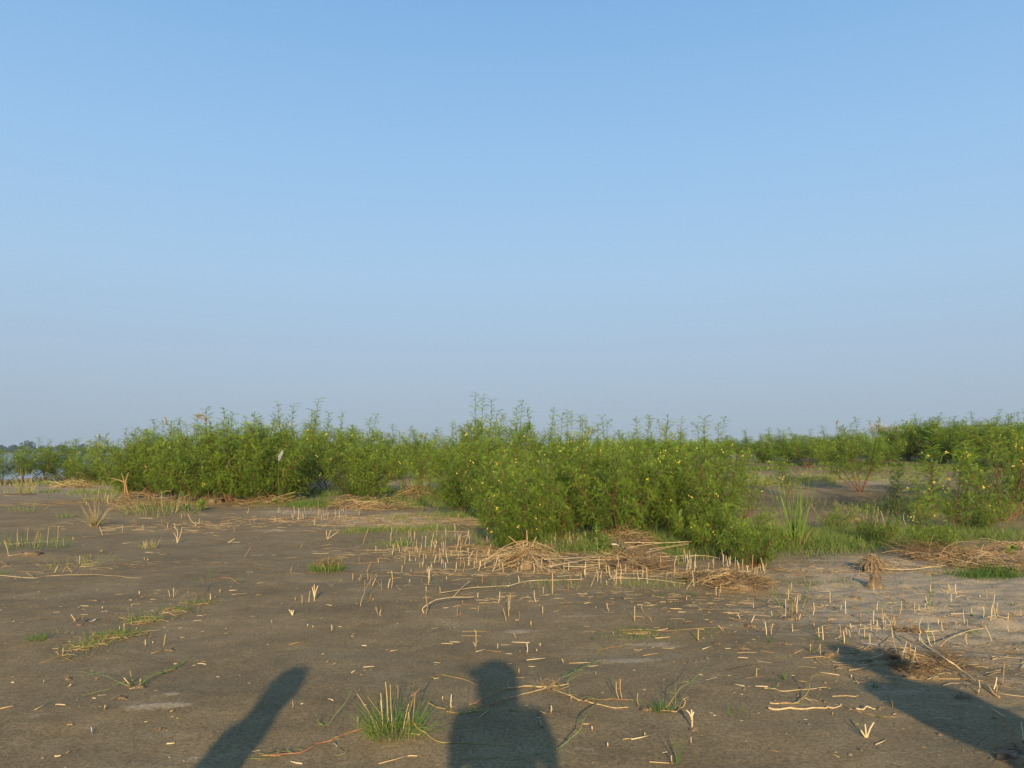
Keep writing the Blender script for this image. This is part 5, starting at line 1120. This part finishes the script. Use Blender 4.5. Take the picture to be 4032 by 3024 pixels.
for i in range(9):
    x = 915 + i * 28 + rng.normal(0, 6); top = 418 + rng.normal(0, 9) - (8 if i > 16 else 0)
    b = ground(*C(4, x, 500), 60 + rng.normal(0, 2)); P = np.array([above(*C(4, x + dx_, top + dy_), b) - b for dx_, dy_ in ((3, 40), (0, 18), (-5, 0))])
    e = empty('grass_plume', tuple(b))
    q = Quads(); q.tube(np.array([[0, 0, 0], P[0]]), .01, 4, .5); link('stalk', q.mesh('stalk'), M['runner'], e)
    q = Quads(); n = 110; t = rng.random(n); bb = rng.normal(0, .12, (n, 3)) + P[0] + (P[2] - P[0]) * t[:, None]; blades(q, bb, np.array([0, 0, 1.]) + rng.normal(0, .5, (n, 3)), .40, .04, .3, 2, rng.uniform(0, .6, n)); link('plume', q.mesh('plume'), M['plume'], e)['kind'] = 'stuff'
    tag(e, (ORD[i] if i < 8 else 'rightmost') + ' of the pale plumes on the skyline left of the dark bank', 'grass plume', 'pale plumes on the skyline')
# ------------------------------------------------------------------ bits of litter
def flake(k, pts, thick, label, name, cat, colr, lift=.01, curl=.03):
    P = np.array([ground(*C(k, x, y)) for x, y in pts]); c = P.mean(0); q = Quads(); n = len(P)
    A = []; 
    for i, p in enumerate(P):
        z = lift + curl * math.sin(i * 2.1 + 1) * .5
        A.append(p - c + [0, 0, z])
    A = np.array(A); w = thick
    up = A + [0, w, w * .6]; dn = A + [0, -w, w * .1]; lo = A + [0, 0, -w * .3]
    V = np.concatenate([up, dn, lo]); Qd = []
    for i in range(n - 1): Qd += [[i, i + 1, n + i + 1, n + i], [n + i, n + i + 1, 2 * n + i + 1, 2 * n + i], [2 * n + i, 2 * n + i + 1, i + 1, i]]
    q.add(V, Qd, .5); m_ = bpy.data.materials.new(name); m_.use_nodes = True; m_.node_tree.nodes['Principled BSDF'].inputs['Base Color'].default_value = (*colr, 1); m_.node_tree.nodes['Principled BSDF'].inputs['Roughness'].default_value = .7
    nn = m_.node_tree.nodes; tx = nn.new('ShaderNodeTexNoise'); tx.inputs['Scale'].default_value = 60; b_ = nn.new('ShaderNodeBump'); b_.inputs['Distance'].default_value = .003
    m_.node_tree.links.new(tx.outputs[0], b_.inputs['Height']); m_.node_tree.links.new(b_.outputs[0], nn['Principled BSDF'].inputs['Normal'])
    tag(link(name, q.mesh(name, True), m_, None, tuple(c)), label, cat)
flake(5, [(733, 440), (760, 425), (785, 418), (830, 422)], .018, 'crumpled white scrap beside crossed stubs at left', 'white_scrap', 'scrap', (.75, .72, .66))
flake(6, [(665, 1520), (685, 1490), (700, 1500), (712, 1475)], .008, 'white twisted chip under the reddish runner', 'white_chip', 'chip', (.72, .70, .66))
flake(6, [(728, 1375), (735, 1358), (744, 1340)], .009, 'small white chip above the reddish runner', 'white_chip', 'chip', (.72, .70, .66))
flake(5, [(788, 1370), (794, 1380), (800, 1390)], .007, 'tiny white chip at the lower left', 'white_chip', 'chip', (.75, .73, .70))
flake(3, [(860, 1500), (905, 1490), (945, 1500), (975, 1540), (1010, 1565)], .045, 'pale papery dry leaf draped on the long reeds', 'dry_leaf', 'dry leaf', (.62, .50, .36), .13, .04)
flake(3, [(1085, 1475), (1110, 1462), (1140, 1465)], .035, 'small tan dry leaf right of the papery one', 'dry_leaf', 'dry leaf', (.55, .38, .24), .12, .04)
flake(8, [(820, 560 + 70), (930, 632), (955, 628)], .004, 'thin white fleck behind the right shadow', 'white_chip', 'chip', (.7, .7, .66))
flake(4, [(1090, 1060), (1110, 1045), (1150, 1040)], .02, 'white curled root on the damp hollow', 'white_root', 'root', (.6, .6, .58), .03)
flake(4, [(1480, 1285), (1490, 1275), (1500, 1290)], .022, 'tiny pink scrap in the green grass', 'pink_scrap', 'scrap', (.62, .22, .24), .12)
# forked trunks in front of the left thicket
c = ground(*C(1, 1110, 1030)); e = empty('bare_trunk', tuple(c)); tag(e, 'bare forked trunk before the left thicket', 'bare trunk')
for pts in ([(1085, 1030), (1078, 940), (1075, 870), (1050, 800)], [(1125, 1030), (1095, 940), (1085, 870), (1110, 790)], [(1080, 880), (1040, 860), (960, 840)]):
    P = np.array([above(*C(1, x, y), c) - c for x, y in pts]); q = Quads(); q.tube(P, np.linspace(.03, .012, len(P)), 6, .35); link('limb', q.mesh('limb', True), M['straw'], e)

# ------------------------------------------------------------------ far shore
m, nt, N, L, bs = mat('house_wall'); bs.inputs['Base Color'].default_value = (.62, .50, .46, 1)
c = ground(*C(1, 672, 645), 640); hw = 5.5
e = empty('far_house', (c[0], 640, 0.0), 0, .45); tag(e, 'tiny pale pinkish house on the far river shore', 'house')
def boxm(name, x0, x1, y0, y1, z0, z1):
    V = np.array([[x, y, z] for z in (z0, z1) for x, y in ((x0, y0), (x1, y0), (x1, y1), (x0, y1))]); return quad_mesh(name, V, [[0, 3, 2, 1], [4, 5, 6, 7], [0, 1, 5, 4], [1, 2, 6, 5], [2, 3, 7, 6], [3, 0, 4, 7]])
link('wall', boxm('wall', -hw, hw, -3, 3, 0, 3.2), m, e)
mr, nt, N, L, bs = mat('house_roof'); bs.inputs['Base Color'].default_value = (.72, .66, .64, 1)
link('roof', quad_mesh('roof', [[-hw - .6, -3.6, 3.2], [hw + .6, -3.6, 3.2], [hw + .6, 0, 5], [-hw - .6, 0, 5], [hw + .6, 3.6, 3.2], [-hw - .6, 3.6, 3.2]], [[0, 1, 2, 3], [3, 2, 4, 5]]), mr, e)
md, nt, N, L, bs = mat('house_door'); bs.inputs['Base Color'].default_value = (.10, .08, .07, 1)
link('door', boxm('door', -.6, .6, -3.08, -3.003, .05, 2.3), md, e)
for xx in (-3.4, 3.4): link('window', boxm('window', xx - .7, xx + .7, -3.06, -3.003, 1.1, 2.3), md, e)
q = Quads(); n = 26000
X = rng.uniform(-470, 60, 90); Yt = rng.uniform(672, 740, 90); Ht = rng.uniform(5.5, 8.5, 90); Ht[::7] *= 1.35; Rt = Ht * rng.uniform(.45, .75, 90)
k_ = rng.integers(0, 90, n); u = unit(rng.normal(0, 1, (n, 3))); rad = rng.random(n)[:, None]**.45
p = np.stack([X[k_], Yt[k_], .5 + Ht[k_] * .58], -1) + u * rad * np.stack([Rt[k_], Rt[k_] * .8, Ht[k_] * .42], -1)
s1 = unit(rng.normal(0, 1, (n, 3))); s2 = unit(np.cross(s1, rng.normal(0, 1, (n, 3)))); sz = rng.uniform(.35, .9, (n, 1))
q.loose(np.stack([p - s1 * sz, p - s2 * sz, p + s1 * sz, p + s2 * sz], 1), rng.uniform(0, .5, n))
# understorey band so that the wood reaches the ground
n2 = 12000; x2 = rng.uniform(-480, 70, n2); p = np.stack([x2, rng.uniform(668, 700, n2), .6 + rng.random(n2) * 3.6], -1)
s1 = unit(rng.normal(0, 1, (n2, 3))); s2 = unit(np.cross(s1, rng.normal(0, 1, (n2, 3)))); sz = rng.uniform(.4, .9, (n2, 1))
q.loose(np.stack([p - s1 * sz, p - s2 * sz, p + s1 * sz, p + s2 * sz], 1), rng.uniform(0, .5, n2))
tag(link('far_wood', q.mesh('far_wood'), M['far_tree']), 'hazy blue wooded strip along the far river shore', 'wood', kind='stuff')

# ------------------------------------------------------------------ the people whose shadows fall into the picture
m, nt, N, L, bs = mat('skin'); bs.inputs['Base Color'].default_value = (.30, .17, .11, 1); bs.inputs['Roughness'].default_value = .55; M['skin'] = m
def cloth(nm, c_):
    m, nt, N, L, bs = mat(nm); bs.inputs['Roughness'].default_value = .9
    w = N.new('ShaderNodeTexNoise'); w.inputs['Scale'].default_value = 120; r = ramp(N, [(.3, tuple(v * .8 for v in c_)), (.7, c_)]); L.new(w.outputs[0], r.inputs[0]); L.new(r.outputs[0], bs.inputs['Base Color']); return m
def skinned(name, V, E_, Rr, mt, parent, lvl=2):
    me = bpy.data.meshes.new(name); me.from_pydata(V, E_, []); o = link(name, me, mt, parent)
    o.modifiers.new('skin', 'SKIN'); sv = me.skin_vertices[0].data
    for i, r in enumerate(Rr): sv[i].radius = (r, r) if not hasattr(r, '__len__') else r
    sv[0].use_root = True
    sb = o.modifiers.new('sub', 'SUBSURF'); sb.levels = lvl; sb.render_levels = lvl
    for p in me.polygons: p.use_smooth = True
    return o
def person(loc, rz, h, pose, label, shirt, hair_w=1.0, wide=1.0, hat=False):
    s = h / 1.72; e = empty('person', loc, rz, s); tag(e, label, 'person')
    V = [(0, 0, .95)]; E_ = []; Rr = [(.15 * wide, .11)]
    def add(p, r, par): V.append(p); Rr.append(r); E_.append((par, len(V) - 1)); return len(V) - 1
    a = add((0, 0, 1.15), (.14 * wide, .10), 0); b = add((0, 0, 1.36), (.16 * wide, .10), a); n_ = add((0, .01, 1.47), .055, b); hd0 = add((0, .015, 1.54), .07, n_); hd = add((0, .02, 1.61), .085, hd0); add((0, .015, 1.67), .065, hd)
    arms = []
    for sx in (-1, 1):
        sh = add((sx * .19 * wide, 0, 1.38), .058, b)
        if pose == 'photo': pts = [((sx * .25, .03, 1.16), .045), ((sx * .10, .19, 1.35), .035), ((sx * .065, .235, 1.40), .028)]
        elif pose == 'hips': pts = [((sx * .40, -.02, 1.16), .045), ((sx * .24, .06, 1.02), .035), ((sx * .19, .08, .98), .028)]
        else: pts = [((sx * .23, -.01, 1.12), .045), ((sx * .23, .04, .88), .034), ((sx * .23, .06, .80), .03)]
        par = sh
        for p, r in pts: par = add(p, r, par)
        hx, hy, hzv = pts[-1][0]; dz = .5 if pose == 'photo' else -1; dy = .35 if pose == 'photo' else .15
        for f in range(4):
            o_ = (f - 1.5) * .019; l = (.075, .085, .08, .062)[f]
            f1 = add((hx + (0 if pose == 'photo' else 0), hy + .02 * dy + o_ * (0 if pose == 'photo' else 1), hzv + dz * .03 + (o_ if pose == 'photo' else 0)), .010, par)
            add((hx - sx * .012, hy + (o_ if pose != 'photo' else .03), hzv + dz * (.03 + l * .6) + (o_ if pose == 'photo' else 0)), .008, f1)
        add((hx - sx * .035, hy + .02, hzv + dz * .02), .009, par)
        lg = add((sx * .10 * wide, 0, .86), .088, 0); kn = add((sx * .11 * wide, .01, .48), .06, lg); an = add((sx * .11 * wide, -.01, .09), .04, kn); ft = add((sx * .12 * wide, .08, .04), .036, an); add((sx * .125 * wide, .15, .03), .026, ft)
    skinned('body', V, E_, Rr, M['skin'], e)
    # clothes a little wider than the body
    V = [(0, 0, .93), (0, 0, 1.15), (0, 0, 1.37)]; E_ = [(0, 1), (1, 2)]; Rr = [(.175 * wide, .13), (.165 * wide, .12), (.18 * wide, .115)]
    for sx in (-1, 1):
        V.append((sx * .19 * wide, 0, 1.385)); E_.append((2, len(V) - 1)); Rr.append(.072); el = {'photo': (sx * .245, .025, 1.2), 'hips': (sx * .36, -.015, 1.2)}.get(pose, (sx * .228, -.01, 1.17))
        V.append(el); E_.append((len(V) - 2, len(V) - 1)); Rr.append(.062)
    skinned('shirt', V, E_, Rr, cloth('shirt_cloth', shirt), e)
    V = [(0, 0, .98)]; E_ = []; Rr = [(.165 * wide, .125)]
    for sx in (-1, 1):
        for j, (p, r) in enumerate([((sx * .10 * wide, 0, .84), .10), ((sx * .11 * wide, .01, .48), .075), ((sx * .11 * wide, 0, .12), .062)]):
            V.append(p); E_.append((0 if j == 0 else len(V) - 2, len(V) - 1)); Rr.append(r)
    skinned('trousers', V, E_, Rr, cloth('trouser_cloth', (.05, .06, .09)), e)
    # hair or hat, shaped as a cap of rings; nose and ears on the head
    q = Quads(); th = np.linspace(0, 2 * math.pi, 21)[:-1]; rings = []
    prof = [(1.44, .085), (1.50, .105), (1.58, .112), (1.64, .110), (1.69, .092), (1.72, .055), (1.73, .01)] if not hat else [(1.60, .23), (1.615, .235), (1.62, .125), (1.68, .12), (1.73, .10), (1.745, .02)]
    for z, r_ in prof: rings.append(np.stack([r_ * hair_w * np.cos(th), -.012 + r_ * 1.05 * np.sin(th) - (.02 if (z < 1.62 and not hat) else 0), np.full(20, z)], -1))
    id_ = np.arange(len(prof) * 20).reshape(len(prof), 20); Qd = np.stack([id_[:-1], np.roll(id_[:-1], -1, 1), np.roll(id_[1:], -1, 1), id_[1:]], -1).reshape(-1, 4)
    q.add(np.concatenate(rings), Qd, .2); link('hat' if hat else 'hair', q.mesh('hair', True), cloth('hair_mat', (.02, .015, .012) if not hat else (.4, .33, .2)), e)
    q = Quads(); q.tube(np.array([[0, .10, 1.60], [0, .125, 1.575], [0, .10, 1.57]]), [.008, .014, .01], 6, .5); link('nose', q.mesh('nose', True), M['skin'], e)
    for sx in (-1, 1): q = Quads(); q.tube(np.array([[sx * .088, 0, 1.56], [sx * .10, -.005, 1.59], [sx * .09, 0, 1.62]]), [.01, .014, .01], 6, .5); link('ear', q.mesh('ear', True), M['skin'], e)
    return e
person((.135, -.30, hz(0, -.3)), 0, 1.72, 'photo', 'person holding up a phone, casting the middle shadow', (.25, .27, .30), 1.32, 1.12)
person((-1.30, -.02, hz(-1.3, 0)), R(70), 1.60, 'down', 'person standing left of the photographer, casting the left shadow', (.45, .2, .15), 1.0, .85)
person((2.86, .15, hz(2.8, .1)), R(-12), 1.70, 'down', 'person in a brimmed hat, casting the broad right shadow', (.5, .5, .42), 1.0, 1.75, hat=True)
mp, nt, N, L, bs = mat('phone_body'); bs.inputs['Base Color'].default_value = (.02, .02, .022, 1); bs.inputs['Roughness'].default_value = .3
e = empty('phone', (0, -.012, CAM_H)); tag(e, 'dark phone held up by the photographer', 'phone')
link('case', boxm('case', -.072, .072, -.009, 0, -.04, .032), mp, e)
finish_labels()
# ------------------------------------------------------------------ haze of the river air
HD = 0.00032
hm = bpy.data.materials.new('haze_air'); hm.use_nodes = True
for n_ in list(hm.node_tree.nodes):
    if n_.type != 'OUTPUT_MATERIAL': hm.node_tree.nodes.remove(n_)
pv = hm.node_tree.nodes.new('ShaderNodeVolumePrincipled')
pv.inputs['Color'].default_value = (.62, .80, 1.0, 1); pv.inputs['Density'].default_value = HD; pv.inputs['Anisotropy'].default_value = 0.0
hm.node_tree.links.new(pv.outputs[0], hm.node_tree.nodes['Material Output'].inputs['Volume'])
tag(link('haze', boxm('haze', -3200, 3200, -400, 3300, -4.0, 16.0), hm), kind='stuff')
